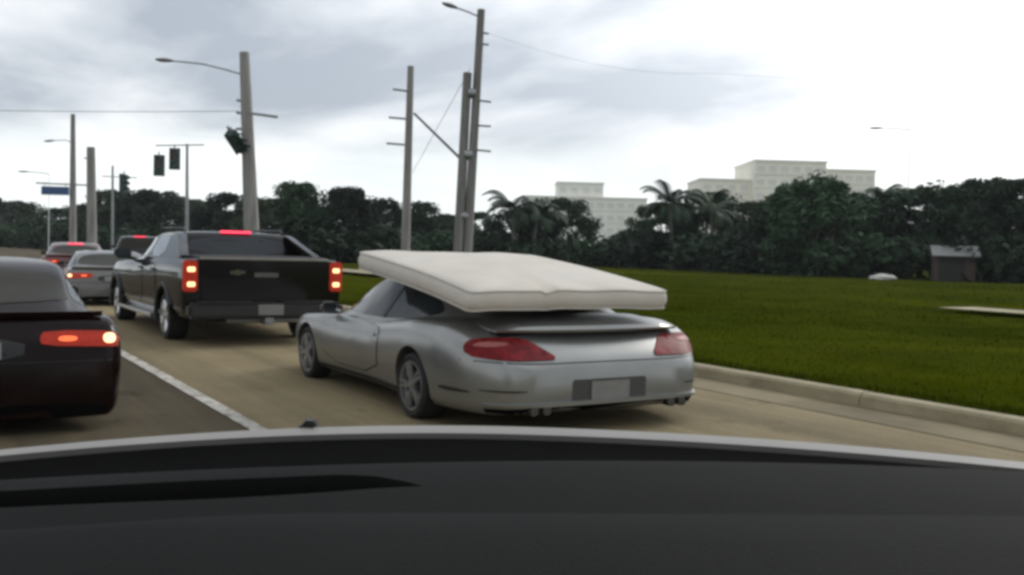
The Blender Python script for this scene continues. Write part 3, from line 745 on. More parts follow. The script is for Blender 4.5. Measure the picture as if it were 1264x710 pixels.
# ---- black pickup truck
def make_truck():
    t = thing('pickup_truck', 'black crew cab pickup truck with lit brake lights and chrome wheels', 'pickup truck', (4.0, 15.53, 0))
    T = [(2.78, .80, .72, .68, .38), (2.74, .92, .84, .79, .33), (2.6, 1.0, .93, .87, .30), (2.3, 1.04, .99, .93, .30), (1.6, 1.06, 1.03, .97, .30), (.8, 1.07, 1.06, 1.0, .30), (0, 1.07, 1.08, 1.03, .30), (-1.2, 1.075, 1.12, 1.08, .31), (-2.3, 1.08, 1.14, 1.10, .33), (-2.75, 1.075, 1.145, 1.10, .36), (-2.86, 1.06, 1.14, 1.10, .38), (-2.90, 1.04, 1.12, 1.085, .40)]
    r = .325; ax = [(1.78, .40), (-1.78, .40)]
    body = shell(arch_cut(loft(body_rings(T, 70, square=1.2)), ax, .92, r, .30), 'body', [BLACKP, TRIM], t, ax, r)
    C = [(.95, 1.06, .86, .66), (.75, 1.13, .92, .72), (.3, 1.33, .96, .78), (-.1, 1.46, .98, .80), (-.5, 1.495, .985, .81), (-1.2, 1.50, .985, .81), (-1.45, 1.485, .985, .80), (-1.52, 1.42, .985, .80), (-1.62, 1.25, .98, .80), (-1.70, 1.12, .97, .80)]
    cab = finish(loft(cabin_rings(C, 1.05, 54)), 'cab', BLACKP, t, 40)
    cb, bb = bvh_of(cab), bvh_of(body)
    # sail panels falling from the roof to the bed rails, roof rails above
    for s in (-1, 1):
        vs = [(-1.30, 1.47, .82), (-1.55, 1.46, .82), (-2.35, 1.16, .98), (-2.35, 1.10, 1.0), (-1.30, 1.10, 1.0)]
        bm = bmesh.new()
        o_ = [bm.verts.new((s * x, y, z)) for y, z, x in vs]; i_ = [bm.verts.new((s * (x - .12), y, z)) for y, z, x in vs]
        bm.faces.new(o_); bm.faces.new(i_[::-1])
        for k in range(5): bm.faces.new((o_[k], i_[k], i_[(k + 1) % 5], o_[(k + 1) % 5]))
        bmesh.ops.bevel(bm, geom=bm.edges[:], offset=.015, segments=2, affect='EDGES')
        finish(bm, 'sail_panel', BLACKP, t)
        bm = bmesh.new(); tube(bm, [(s * .70, .0, 1.49), (s * .70, -.1, 1.535), (s * .70, -1.3, 1.54), (s * .70, -1.42, 1.49)], .018, 8); finish(bm, 'roof_rail', TRIM, t)
        fr = SIDE_L if s < 0 else SIDE_R
        put(cb, [(.52, 1.13), (.05, 1.38), (-.33, 1.425), (-.37, 1.12)], fr, 'side_window', SKYGLASS, t, step=.09, rounds=1)
        put(cb, [(-.46, 1.12), (-.43, 1.43), (-.95, 1.435), (-1.22, 1.38), (-1.25, 1.13)], fr, 'side_window', SKYGLASS, t, step=.09, rounds=1)
        for y0, y1 in ((.72, -.38), (-.42, -1.32)):
            d = put(bb, [(y0, .42), (y0, 1.0), (y1, 1.02), (y1, .42)], fr, 'door', BLACKP, t, off=.006, thick=.008, step=.08, rounds=1)
            finish(decal(bb, [(y1 + .10, .93), (y1 + .10, .965), (y1 + .30, .965), (y1 + .30, .93)], fr, off=.03, thick=.02, rounds=1), 'door_handle', TRIM, d, 35, recalc=False)
        side_mirror(t, 1.02, .62, 1.14, s, TRIM, 1.5)
        bm = bmesh.new(); box(bm, (s * 1.06, 0, .30), (.16, 2.5, .05), bevel=.015); finish(bm, 'running_board', ALLOYB, t)
        # flared wheel arch trim
        for y in (1.78, -1.78):
            bm = bmesh.new(); pts = [(s * 1.065, y + .44 * math.cos(R(a)), r + .44 * math.sin(R(a))) for a in range(-10, 191, 12)]
            tube(bm, pts, .035, 6); finish(bm, 'arch_flare', TRIM, t)
        # stacked tail lamps
        bm = bmesh.new(); box(bm, (s * .975, -2.885, .91), (.18, .09, .40), bevel=.02); tl = finish(bm, 'tail_lamp', TAILDIM, t)
        for z, mt in ((.995, BULB), (.905, TAILDIM), (.805, BULB)):
            bm = bmesh.new(); box(bm, (s * .97, -2.93, z), (.10, .02, .062 if mt is BULB else .05), bevel=.009); finish(bm, 'lamp_bulb', mt, tl)
    put(cb, [(-.64, 1.43), (.64, 1.43), (.74, 1.17), (-.74, 1.17)], REAR, 'rear_window', GLASS, t, step=.1, rounds=1)
    put(cb, [(-.62, .80), (.62, .80), (.66, .10), (-.66, .10)], TOPV, 'windscreen', GLASS, t, step=.1)
    bm = bmesh.new(); box(bm, (0, -1.47, 1.497), (.44, .05, .032), bevel=.008); finish(bm, 'high_brake_light', CHMSL, t)
    # ridged bed cover panels
    for i in range(3):
        bm = bmesh.new(); box(bm, (0, -1.93 - .33 * i, 1.155), (1.70, .31, .03), bevel=.008); finish(bm, 'bed_cover_panel', pm('bed_cover', (.05, .05, .05), .35), t)
    bm = bmesh.new(); box(bm, (0, -2.895, .82), (1.70, .05, .60), bevel=.015); tg = finish(bm, 'tailgate', BLACKP, t)
    bm = bmesh.new(); box(bm, (0, -2.89, 1.14), (1.72, .08, .035), bevel=.012); finish(bm, 'tailgate_cap', pm('cap_painted_sheen', (.30, .28, .25), .3), tg)  # pale cap colour stands in for sky reflected along the edge
    bm = bmesh.new(); box(bm, (0, -2.925, .93), (.34, .02, .08), bevel=.01); finish(bm, 'tailgate_handle', pm('handle_grey', (.10, .095, .085), .45), tg)
    bm = bmesh.new()
    pts = [(-.12, -.03), (-.04, -.03), (-.03, -.045), (.03, -.045), (.04, -.03), (.12, -.02), (.12, .03), (.04, .03), (.03, .045), (-.03, .045), (-.04, .03), (-.12, .02)]
    a_ = [bm.verts.new((-.38 + x * .8, -2.935, .96 + z * .8)) for x, z in pts]; b_ = [bm.verts.new((-.38 + x * .8, -2.92, .96 + z * .8)) for x, z in pts]
    bm.faces.new(a_); bm.faces.new(b_[::-1])
    for k in range(12): bm.faces.new((a_[k], b_[k], b_[(k + 1) % 12], a_[(k + 1) % 12]))
    finish(bm, 'emblem', pm('dull_gold', (.09, .075, .05), .5, .3), tg)
    bm = bmesh.new()
    box(bm, (0, -2.98, .47), (2.06, .20, .20), bevel=.04)
    for s in (-1, 1): box(bm, (s * .55, -2.99, .578), (.7, .16, .02), bevel=.006)
    finish(bm, 'rear_bumper', pm('bumper_plastic', (.022, .02, .019), .5), t)
    plate(t, .02, -3.085, .48, .34, .14)
    bm = bmesh.new(); box(bm, (0, -2.98, .33), (.12, .22, .09), bevel=.01); tube(bm, [(-.5, -2.86, .33), (.5, -2.86, .33)], .04, 8); finish(bm, 'tow_hitch', STEEL, t)
    bm = bmesh.new(); tube(bm, [(.62, -2.2, .30), (.70, -2.9, .28)], .04, 10); finish(bm, 'exhaust_tip', STEEL, t)
    for s in (-1, 1):
        put(bb, [(s * .62, .74), (s * .98, .74), (s * .98, .88), (s * .62, .84)][::s], FRONT, 'headlamp', TAILCLR, t, off=.008, step=.06)
        for y in (1.78, -1.78):
            make_wheel(t, s * 1.03, y, r, s, .26, .235, ALLOYB, 6)
    put(bb, [(-.55, .62), (.55, .62), (.55, .86), (-.55, .86)], FRONT, 'grille', TRIM, t, off=.01, step=.1)
    bm = bmesh.new(); box(bm, (0, 0, .36), (1.4, 5.0, .14)); tube(bm, [(-.95, -1.78, r), (.95, -1.78, r)], .06, 8); finish(bm, 'chassis', TRIM, t)
    return t
make_truck()

# ------------------------------------------------------------------ poles, wires, signals
def upole(name, label, base, top, r0, r1, mat, seg=8, cat='utility pole', group=None):
    t = thing(name, label, cat, base, 0, group)
    d = Vector(top) - Vector(base)
    bm = bmesh.new(); n = 6
    tube(bm, [Vector((0, 0, -0.3))] + [d * (k / n) for k in range(n + 1)], [r0] + [r0 + (r1 - r0) * k / n for k in range(n + 1)], seg)
    finish(bm, 'shaft', mat, t, 50)
    return t, d
def post_insulator(t, base, a, b, r=.035):
    a = Vector(a) - Vector(base); b = Vector(b) - Vector(base)
    bm = bmesh.new(); n = 7
    pts, rad = [], []
    for k in range(n * 2 + 1):
        pts.append(a + (b - a) * k / (n * 2)); rad.append(r * (1.5 if k % 2 else 0.8))
    tube(bm, pts, rad, 8); finish(bm, 'insulator', INSUL, t)
def cobra_lamp(t, base, pts, head_len=.75):
    pts = [Vector(p) - Vector(base) for p in pts]
    bm = bmesh.new(); tube(bm, pts, .035, 6); arm = finish(bm, 'lamp_arm', STEEL, t)
    d = (pts[-1] - pts[-2]).normalized(); p = pts[-1]
    side = d.cross(Vector((0, 0, 1))).normalized(); up = side.cross(d)
    rings = []
    for u, w, h0, h1 in ((0, .05, .04, -.04), (.12, .11, .07, -.05), (.4, .17, .09, -.08), (.7, .17, .07, -.09), (.92, .11, .03, -.06), (1, .05, .0, -.03)):
        c = p + d * (u * head_len)
        rings.append([c + side * (w * math.cos(a)) + up * ((h0 if math.sin(a) > 0 else -h1) * math.sin(a)) for a in [2 * math.pi * k / 10 for k in range(10)]])
    h = finish(loft(rings), 'lamp_head', pm('lamp_housing', (.20, .20, .21), .5, .3), arm)
def crossarm(t, base, a, b, r=.05, name='crossarm', mat=STEEL):
    a = Vector(a) - Vector(base); b = Vector(b) - Vector(base)
    bm = bmesh.new(); tube(bm, [a, b], r, 6); return finish(bm, name, mat, t)
def signal_head(label, c, H=1.4, Wd=.5, yaw=0.0, tilt=0.0, group=None):
    t = thing('traffic_signal', label, 'traffic light', c, yaw, group)
    t.rotation_euler = (tilt, 0, yaw)
    bm = bmesh.new(); box(bm, (0, 0, 0), (Wd, .30, H), bevel=.04)
    box(bm, (0, .17, 0), (Wd * 1.25, .02, H * 1.08), bevel=.006)
    finish(bm, 'housing', SIGBODY, t)
    bm = bmesh.new(); tube(bm, [(0, 0, H / 2), (0, 0, H / 2 + .30)], .05, 6); finish(bm, 'hanger', STEEL, t)
    for k, mt in ((1, LENS_R), (0, LENS_Y), (-1, LENS_G)):
        z = k * H * .31
        bm = bmesh.new(); tube(bm, [(0, -.14, z), (0, -.165, z)], H * .125, 14); ln = finish(bm, 'lens', mt, t)
        bm = bmesh.new()
        P = [(H * .14 * math.cos(R(a)), H * .14 * math.sin(R(a))) for a in range(-20, 201, 20)]
        va = [bm.verts.new((x, -.15, z + q)) for x, q in P]; vb = [bm.verts.new((x, -.42, z + q - .03)) for x, q in P]
        for i in range(len(P) - 1): bm.faces.new((va[i], va[i + 1], vb[i + 1], vb[i]))
        bmesh.ops.solidify(bm, geom=bm.faces[:], thickness=.015)
        finish(bm, 'visor', SIGBODY, ln)
    return t
def cable(label, pts, r=.018, sag=.3, group=None, name='overhead_wire', cat='wire'):
    bm = bmesh.new(); P = []
    for a, b in zip(pts, pts[1:]):
        for k in range(17):
            u = k / 16; p = Vector(a).lerp(Vector(b), u); p.z -= sag * 4 * u * (1 - u); P.append(p)
    tube(bm, P, r, 5); return tag(finish(bm, name, CABLE), label, cat, group)

# thick pole with the cobra lamp, behind the pickup truck
b = (12.02, 39.6, 0)
t, d = upole('utility_pole', 'thick concrete utility pole with a long lamp arm behind the black pickup truck', b, (11.68, 40.2, 9.16), .34, .20, POLE)
cobra_lamp(t, b, [(11.62, 40.2, 8.25), (11.0, 40.6, 8.45), (10.2, 41.1, 8.65), (9.2, 41.74, 8.74)])
crossarm(t, b, (11.9, 39.8, 6.65), (12.86, 39.36, 6.55), .06)
for z in (7.16, 6.65, 6.0): crossarm(t, b, (11.75, 39.95, z), (11.40, 40.2, z + .02), .06, 'clamp')
signal_head('dark traffic signal hanging tilted from the thick concrete pole', (11.30, 39.75, 5.45), 1.05, .42, R(35), R(0))
bpy.data.objects['traffic_signal'].rotation_euler = (R(10), R(-50), R(25))
# slim pole
b = (20.78, 43.6, 0)
t, d = upole('utility_pole', 'slim concrete utility pole with three left hand insulators', b, (21.01, 43.91, 10.26), .24, .16, POLE)
for a_, b_ in (((20.95, 43.85, 9.01), (20.26, 44.32, 9.11)), ((20.9, 43.85, 7.65), (20.09, 44.36, 7.71)), ((20.85, 43.8, 6.37), (19.99, 44.36, 6.43))): post_insulator(t, b, a_, b_, .045)
# tall pole and the stub pole strapped to it
b = (18.50, 33.3, 0)
t, d = upole('utility_pole', 'tall weathered utility pole with a lamp arm on its top', b, (18.98, 33.43, 10.69), .20, .15, WOODP)
for a_, b_ in (((18.85, 33.3, 7.14), (19.3, 33.04, 7.09)), ((18.8, 33.3, 6.16), (19.3, 33.0, 6.14)), ((18.75, 33.3, 5.21), (19.3, 32.95, 5.16)), ((18.95, 33.4, 9.8), (19.24, 33.24, 9.76)), ((18.95, 33.4, 9.36), (19.24, 33.22, 9.33))): post_insulator(t, b, a_, b_, .035)
cobra_lamp(t, b, [(18.95, 33.45, 10.40), (18.5, 33.7, 10.60), (18.19, 33.9, 10.72)], .65)
b = (18.18, 33.45, 0)
t, d = upole('stub_pole', 'short weathered pole strapped alongside the tall utility pole', b, (18.50, 33.55, 8.2), .20, .17, WOODP)
for z in (2.6, 5.0, 7.4):
    bm = bmesh.new(); tube(bm, [(z * .039, .02, z), (z * .039 + .30, -.08, z)], .20, 10); finish(bm, 'strap', STEEL, t)
cable('thick slanting brace between the slim pole and the tall pole', [(20.97, 43.3, 7.87), (18.40, 33.62, 4.79)], .06, 0.0, name='brace_cable', cat='cable')
cable('thin guy wire rising beside the slim pole', [(20.94, 43.3, 5.0), (18.65, 33.6, 8.4)], .011, 0.0, name='guy_wire', cat='cable')
# wires
cable('long overhead wire crossing from the tall utility pole over the field', [(19.24, 33.24, 9.78), (31.6, 33.8, 9.75), (62, 30.0, 13.0)], .0045, .5)
cable('thin span wire carried by the thick concrete pole across the road', [(-10, 53.0, 6.7), (11.5, 40.2, 6.75)], .012, .25)
# signal mast beyond the crossing
b = (16.97, 71.95, 0)
t, d = upole('signal_mast', 'slim grey signal mast with a short top arm beyond the crossing', b, (16.95, 72.2, 8.33), .14, .10, STEEL, cat='signal mast')
crossarm(t, b, (15.0, 73.35, 8.16), (18.0, 71.59, 8.3), .05)
signal_head('lower traffic signal of the pair under the slim mast arm', (15.22, 73.2, 6.75), 1.42, .62, R(-20))
signal_head('upper traffic signal of the pair beside the slim mast', (16.16, 72.6, 7.25), 1.45, .62, R(-20))
# far left poles with the blue street sign
b = (10.69, 81.7, 0)
t, d = upole('signal_pole', 'pale steel pole carrying the blue street sign', b, (10.67, 82.1, 10.9), .30, .17, POLE, cat='signal pole')
crossarm(t, b, (8.25, 83.3, 5.53), (11.64, 81.29, 5.46), .06)
cobra_lamp(t, b, [(10.65, 82.1, 8.7), (10.2, 82.4, 8.9), (9.5, 83.0, 8.85)], .9)
sg = thing('street_sign', 'blue street sign hanging from the pale steel pole', 'sign', (9.4, 81.5, 4.92), R(-32))
bm = bmesh.new(); box(bm, (0, 0, 0), (2.15, .06, .66), bevel=.02); pn = finish(bm, 'panel', SIGBLUE, sg)
bm = bmesh.new()
for z in (-.31, .31): box(bm, (0, -.034, z), (2.13, .012, .025))
for x in (-1.05, 1.05): box(bm, (x, -.034, 0), (.025, .012, .60))
finish(bm, 'border', SIGWHITE, pn)
bm = bmesh.new()
for x in (-.8, .8): tube(bm, [(x, 0, .3), (x, 0, .66)], .025, 6)
finish(bm, 'hanger', STEEL, sg)
b = (9.57, 64.7, 0)
t, d = upole('utility_pole', 'grey concrete pole standing before the pale steel pole', b, (9.48, 65.03, 6.98), .32, .25, POLE)
crossarm(t, b, (9.5, 65, 6.3), (9.1, 65.2, 6.3), .04, 'clamp')
b = (14.18, 85.4, 0)
t, d = upole('signal_mast', 'thin steel mast with a crossbar near the far traffic signal', b, (14.17, 85.7, 7.4), .12, .09, STEEL, cat='signal mast')
crossarm(t, b, (13.4, 86.0, 6.5), (15.9, 84.7, 6.45), .04)
signal_head('far traffic signal turned aside on the thin crossbar', (14.96, 85.1, 5.95), 1.5, .6, R(40))
# remote street lamps
def street_lamp(label, b, H, arm):
    t, d = upole('street_lamp', label, b, (b[0], b[1], H), .04, .025, pm('pale_lamp_post', (.85, .85, .85), .5, .2), cat='street lamp')
    cobra_lamp(t, b, [(b[0], b[1], H - .05), (b[0] + arm[0] * .5, b[1] + arm[1] * .5, H + arm[2] * .7), (b[0] + arm[0], b[1] + arm[1], H + arm[2])], 1.0)
street_lamp('slender pale street lamp rising behind the trees past the field', (62.9, 46.1, 0), 11.0, (-1.6, 1.2, .05))
street_lamp('far slender street lamp down the road past the blue sign', (11.0, 100.0, 0), 7.3, (-1.6, .9, .1))

# ------------------------------------------------------------------ buildings
def office(name, label, origin, ang, blocks, wall, floors_h=3.3):
    """blocks: (x0, x1, depth0, depth1, height) in a frame whose x runs along the facade"""
    t = thing(name, label, 'building', (*origin, 0), ang)
    pane = None; frame = None
    for i, (x0, x1, y0, y1, H) in enumerate(blocks):
        bm = bmesh.new(); box(bm, ((x0 + x1) / 2, (y0 + y1) / 2, H / 2), (x1 - x0, y1 - y0, H)); w = finish(bm, 'wall', wall, t, 0)
        bm = bmesh.new(); box(bm, ((x0 + x1) / 2, (y0 + y1) / 2, H + .2), (x1 - x0 + .5, y1 - y0 + .5, .4)); finish(bm, 'parapet', BAND, w, 0)
        nf = int(H / floors_h); nw = int((x1 - x0) / 2.6)
        for f in range(nf):
            z = H - 1.9 - f * floors_h
            if z < 4: break
            bm = bmesh.new(); box(bm, ((x0 + x1) / 2, y0 - .07, z - 1.1), (x1 - x0 + .1, .14, .35)); finish(bm, 'floor_band', BAND, w, 0)
            for k in range(nw):
                x = x0 + (k + .5) * (x1 - x0) / nw
                if pane is None:
                    bm = bmesh.new(); box(bm, (0, 0, 0), (1.7, .12, 1.5)); pane = finish(bm, 'window', BGLASS, w, 0); pane.location = (x, y0 - .02, z)
                    me_p = pane.data
                else:
                    o = bpy.data.objects.new('window', me_p); COL.objects.link(o); o.parent = w; o.location = (x, y0 - .02, z)
    return t
office('office_building', 'cream stepped office block rising behind the palm and broad trees', (166.5, 180.5), R(-31.6),
       [(0, 12.5, 2, 20, 20.0), (12.5, 30, -1.5, 20, 24.6), (30, 43, 1, 20, 23.0)], WALLC)
office('office_building', 'smaller grey white block with a rooftop plant room', (139.5, 220.3), R(-31.6),
       [(0, 33, 0, 20, 15.6), (9, 21.5, 2, 14, 19.6)], WALLW)

# small shed under the trees
t = thing('shed', 'small brick shed with a grey metal roof under the trees', 'shed', (54.6, 36.6, .1), R(-50))
bm = bmesh.new(); box(bm, (0, 0, .8), (2.3, 2.2, 1.6)); finish(bm, 'wall', BRICK, t, 0)
bm = bmesh.new()
rr_ = [[(x, -1.45, 1.58), (x, 0, 2.2), (x, 1.45, 1.58), (x, 1.45, 1.51), (x, 0, 2.13), (x, -1.45, 1.51)] for x in (-1.35, 1.35)]
finish(loft(rr_), 'roof', TIN, t, 0)
bm = bmesh.new(); box(bm, (-.2, -1.11, .72), (1.4, .04, 1.4)); finish(bm, 'door', DARKDOOR, t, 0)  # dark panel painting the shade inside an open doorway
# pale rock on the far edge of the field
bm = bmesh.new(); bmesh.ops.create_icosphere(bm, subdivisions=3, radius=1.0)
for v in bm.verts:
    n_ = 1 + .12 * math.sin(5 * v.co.x + 2) * math.cos(4 * v.co.y) + .08 * math.sin(9 * v.co.z + 3 * v.co.x)
    v.co = Vector((v.co.x * .95 * n_, v.co.y * .6 * n_, v.co.z * .24 * n_))
o = finish(bm, 'rock', ROCK, None, 60); o.location = (50.6, 38.6, .2); tag(o, 'low pale rock at the far edge of the grass field', 'rock')
# parked cars under the far trees
make_saloon('parked_car', 'white car parked beneath the trees beyond the field', (49.5, 66.0, .1), WHITEP, H=1.25, hw=.95, rz=R(75), lit=False, glass=GLASS)
make_saloon('parked_car', 'silver car parked beneath the trees beyond the mattress', (44.0, 69.0, .1), SILVER, H=1.2, hw=.95, rz=R(80), lit=False, glass=GLASS)

# ------------------------------------------------------------------ trees
def leaf_mesh(name, clumps, per, size, mat, seed):
    g = np.random.default_rng(seed)
    P = []
    for (cx, cy, cz, cr) in clumps:
        n = int(per * (0.6 + 0.8 * g.random()))
        d = g.normal(size=(n, 3)); d /= np.linalg.norm(d, axis=1)[:, None]
        rad = cr * (0.35 + 0.75 * g.random(n) ** 0.6)
        c = np.array([cx, cy, cz]) + d * rad[:, None] * np.array([1, 1, .75])
        a = g.normal(size=(n, 3)); a /= np.linalg.norm(a, axis=1)[:, None]
        b_ = np.cross(a, d + 0.6 * g.normal(size=(n, 3))); b_ /= np.linalg.norm(b_, axis=1)[:, None] + 1e-9
        s = size * (0.5 + g.random(n))[:, None]
        P.append(np.stack([c - a * s, c + b_ * s * .55, c + a * s, c - b_ * s * .55], 1))
    P = np.concatenate(P).reshape(-1, 3)
    me = bpy.data.meshes.new(name); nv = len(P); nf = nv // 4
    me.vertices.add(nv); me.vertices.foreach_set('co', P.ravel())
    me.loops.add(nv); me.loops.foreach_set('vertex_index', np.arange(nv, dtype=np.int32))
    me.polygons.add(nf); me.polygons.foreach_set('loop_start', np.arange(0, nv, 4, dtype=np.int32))
    me.update(calc_edges=True); me.materials.append(mat)
    return me
def tree_variant(seed, H=7.0, Rc=3.6, mat=LEAF, low=.16):
    g = np.random.default_rng(seed)
    limbs, cl = [], []
    for k in range(62):
        a = g.random() * 2 * math.pi; u = g.random(); zf = low + (1 - low) * g.random() ** .8
        prof_ = math.sin(math.pi * min(1, max(0.05, (zf - low * .3) / (1.12 - low * .3)))) ** .6
        rr = Rc * prof_ * (0.25 + .75 * u ** .5) * (0.8 + .35 * g.random())
        cl.append((rr * math.cos(a), rr * math.sin(a), H * zf * .95, (.55 + .6 * g.random()) * Rc / 3.6))
    for k in range(6):     # a few clumps break the outline
        a = g.random() * 2 * math.pi
        q_ = Rc * .45 * g.random(); cl.append((q_ * math.cos(a), q_ * math.sin(a), H * (.88 + .1 * g.random()), .6))
    crown = leaf_mesh('crown', cl, 170, .155, mat, seed + 50)
    bm = bmesh.new()
    lean = Vector((g.normal() * .25, g.normal() * .25, 0))
    fork = Vector((lean.x, lean.y, H * .30))
    tube(bm, [(0, 0, -.3), (lean.x * .3, lean.y * .3, H * .12), fork], [.24, .19, .15], 9)
    for k in range(9):
        c = cl[int(g.integers(0, 60))]; e = Vector(c[:3]); mid = fork.lerp(e, .5) + Vector((0, 0, .3))
        tube(bm, [fork - Vector((0, 0, .2)), mid, e], [.11, .07, .02], 6)
    bmesh.ops.recalc_face_normals(bm, faces=bm.faces)
    tm = bpy.data.meshes.new('trunk'); bm.to_mesh(tm); bm.free(); tm.materials.append(BARK)
    return tm, crown
VAR = [tree_variant(s) for s in (11, 23, 37, 51)]
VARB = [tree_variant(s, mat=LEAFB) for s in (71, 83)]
def tree(name, label, x, y, H, Rc, var, rz, group=None):
    t = thing(name, label, 'tree', (x, y, 0.08), rz, group)
    t.scale = (Rc / 3.6, Rc / 3.6, H / 7.0)
    link('trunk', var[0], t); link('crown', var[1], t)
    return t
ROWL = None
def row_place(x, y):
    if x < 43 and y > 78: return 'beyond the slim utility pole'
    if y > 76: return 'beyond the tall utility pole'
    if x < 47: return 'beside the two low palms'
    if y > 70: return 'in the dip between the rounded tree and the cream block'
    if y > 56: return 'beside the feathery palm'
    if y > 46: return 'behind the broad domed tree'
    return 'behind the brick shed'
specs = [  # x, y, height, crown radius, label
    (23.9, 67.6, 5.6, 2.6, 'dark tree crowding the thick concrete pole behind the pickup truck'),
    (26.8, 66.5, 5.3, 2.4, 'dark tree just right of the thick concrete pole, behind the truck bed'),
    (35.1, 84.2, 5.6, 2.6, ROWL), (36.5, 81.0, 5.4, 2.6, ROWL), (39.5, 79.5, 5.3, 2.5, ROWL),
    (44.2, 84.5, 4.4, 2.8, ROWL), (45.7, 80.0, 4.6, 2.6, ROWL), (42.0, 86.0, 4.3, 2.6, ROWL),
    (47.7, 69.5, 5.7, 3.3, 'rounded dark tree standing before the grey white block'),
    (45.2, 72.0, 4.9, 2.6, ROWL), (60.0, 74.7, 3.4, 2.4, ROWL), (57.5, 71.5, 3.2, 2.2, ROWL),
    (57.1, 61.2, 6.4, 3.2, 'dark tree standing close by the palm before the cream block'),
    (54.5, 63.5, 5.4, 2.8, ROWL), (58.5, 57.0, 5.5, 3.0, ROWL),
    (52.6, 45.5, 6.5, 4.3, 'broad domed dark tree hiding the foot of the cream office block'),
    (54.8, 50.5, 5.8, 3.4, ROWL), (57.5, 47.5, 5.9, 3.2, ROWL), (61.5, 49.5, 5.6, 3.2, ROWL),
    (62.0, 44.2, 6.4, 4.0, 'broad tree with low boughs spreading over the brick shed'),
    (61.9, 39.6, 6.8, 3.4, ROWL), (64.5, 42.0, 6.5, 3.4, ROWL), (60.3, 35.7, 6.4, 3.2, ROWL), (62.5, 33.0, 6.6, 3.4, ROWL),
]
for i, (x, y, H, Rc, lb) in enumerate(specs):
    tree('broadleaf_tree', lb or 'dark green broadleaf tree ' + row_place(x, y), x, y, H, Rc, VAR[i % 4], i * 1.7, None if lb else 'trees ' + row_place(x, y))
FARL = 'hazy green tree in the distant wood beyond the signals'
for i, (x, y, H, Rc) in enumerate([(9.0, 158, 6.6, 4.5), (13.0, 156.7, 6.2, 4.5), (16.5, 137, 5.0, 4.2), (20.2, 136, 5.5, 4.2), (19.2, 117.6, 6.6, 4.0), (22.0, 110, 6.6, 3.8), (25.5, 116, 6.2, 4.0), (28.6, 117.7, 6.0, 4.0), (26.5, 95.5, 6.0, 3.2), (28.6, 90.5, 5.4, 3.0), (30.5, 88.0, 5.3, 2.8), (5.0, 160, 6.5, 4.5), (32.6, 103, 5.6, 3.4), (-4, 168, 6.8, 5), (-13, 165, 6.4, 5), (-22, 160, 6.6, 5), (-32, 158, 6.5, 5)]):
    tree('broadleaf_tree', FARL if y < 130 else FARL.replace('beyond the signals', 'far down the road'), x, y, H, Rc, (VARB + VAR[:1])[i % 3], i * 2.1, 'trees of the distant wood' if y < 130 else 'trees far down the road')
# palms
def palm_variant(seed, H):
    g = np.random.default_rng(seed)
    bm = bmesh.new(); top = Vector((g.normal() * .2, g.normal() * .2, H))
    tube(bm, [(0, 0, -.3), (top.x * .2, top.y * .2, H * .4), (top.x * .6, top.y * .6, H * .75), top], [.22, .16, .14, .13], 9)
    bmesh.ops.recalc_face_normals(bm, faces=bm.faces)
    tm = bpy.data.meshes.new('trunk'); bm.to_mesh(tm); bm.free(); tm.materials.append(PBARK)
    V, F = [], []
    for k in range(17):
        a = 2 * math.pi * k / 17 + g.random() * .3; el = R(-15 + 80 * g.random()); Ln = 2.5 + .6 * g.random()
        dirh = Vector((math.cos(a), math.sin(a), 0)); sidev = Vector((-math.sin(a), math.cos(a), 0))
        pts = []
        for j in range(15):
            s = j / 14; e = el - 1.6 * s * s
            pts.append((top if j == 0 else pts[-1]) + (dirh * math.cos(e) + Vector((0, 0, 1)) * math.sin(e)) * (Ln / 14))
        for j in range(1, 15):
            p = pts[j]; tdir = (pts[j] - pts[j - 1]).normalized()
            up = tdir.cross(sidev).normalized()
            ll = .95 * math.sin(math.pi * (.12 + .83 * j / 15)) ** .7
            for s_ in (-1, 1):
                for q in (0, .5):
                    p0 = pts[j - 1].lerp(p, q)
                    tip = p0 + sidev * (s_ * ll * .78) + tdir * (ll * .45) - Vector((0, 0, 1)) * (ll * .35)
                    n = len(V); V += [p0 - tdir * .06, p0 + tdir * .06, tip]; F.append([n, n + 1, n + 2])
            n = len(V); V += [pts[j - 1] - sidev * .03, pts[j - 1] + sidev * .03, p + sidev * .02, p - sidev * .02]; F.append([n, n + 1, n + 2, n + 3])
    fm = bpy.data.meshes.new('fronds'); fm.from_pydata([tuple(v) for v in V], [], F); fm.update(); fm.materials.append(FROND)
    return tm, fm
for i, (x, y, H, lb) in enumerate([(42.3, 68.0, 4.6, 'palm with drooping fronds beside the tall utility pole'), (43.6, 67.3, 4.0, 'lower palm leaning against the palm by the utility pole'),
                                   (52.0, 59.6, 5.3, 'palm with feathery fronds before the cream office block'), (54.9, 58.0, 5.0, 'palm tucked under the dark tree by the cream block'), (63.6, 49.0, 5.6, 'palm poking up between the broad tree and the shed tree')]):
    tm, fm = palm_variant(100 + i, H)
    t = thing('palm_tree', lb, 'palm tree', (x, y, .08), i * .9)
    link('trunk', tm, t); link('crown', fm, t)
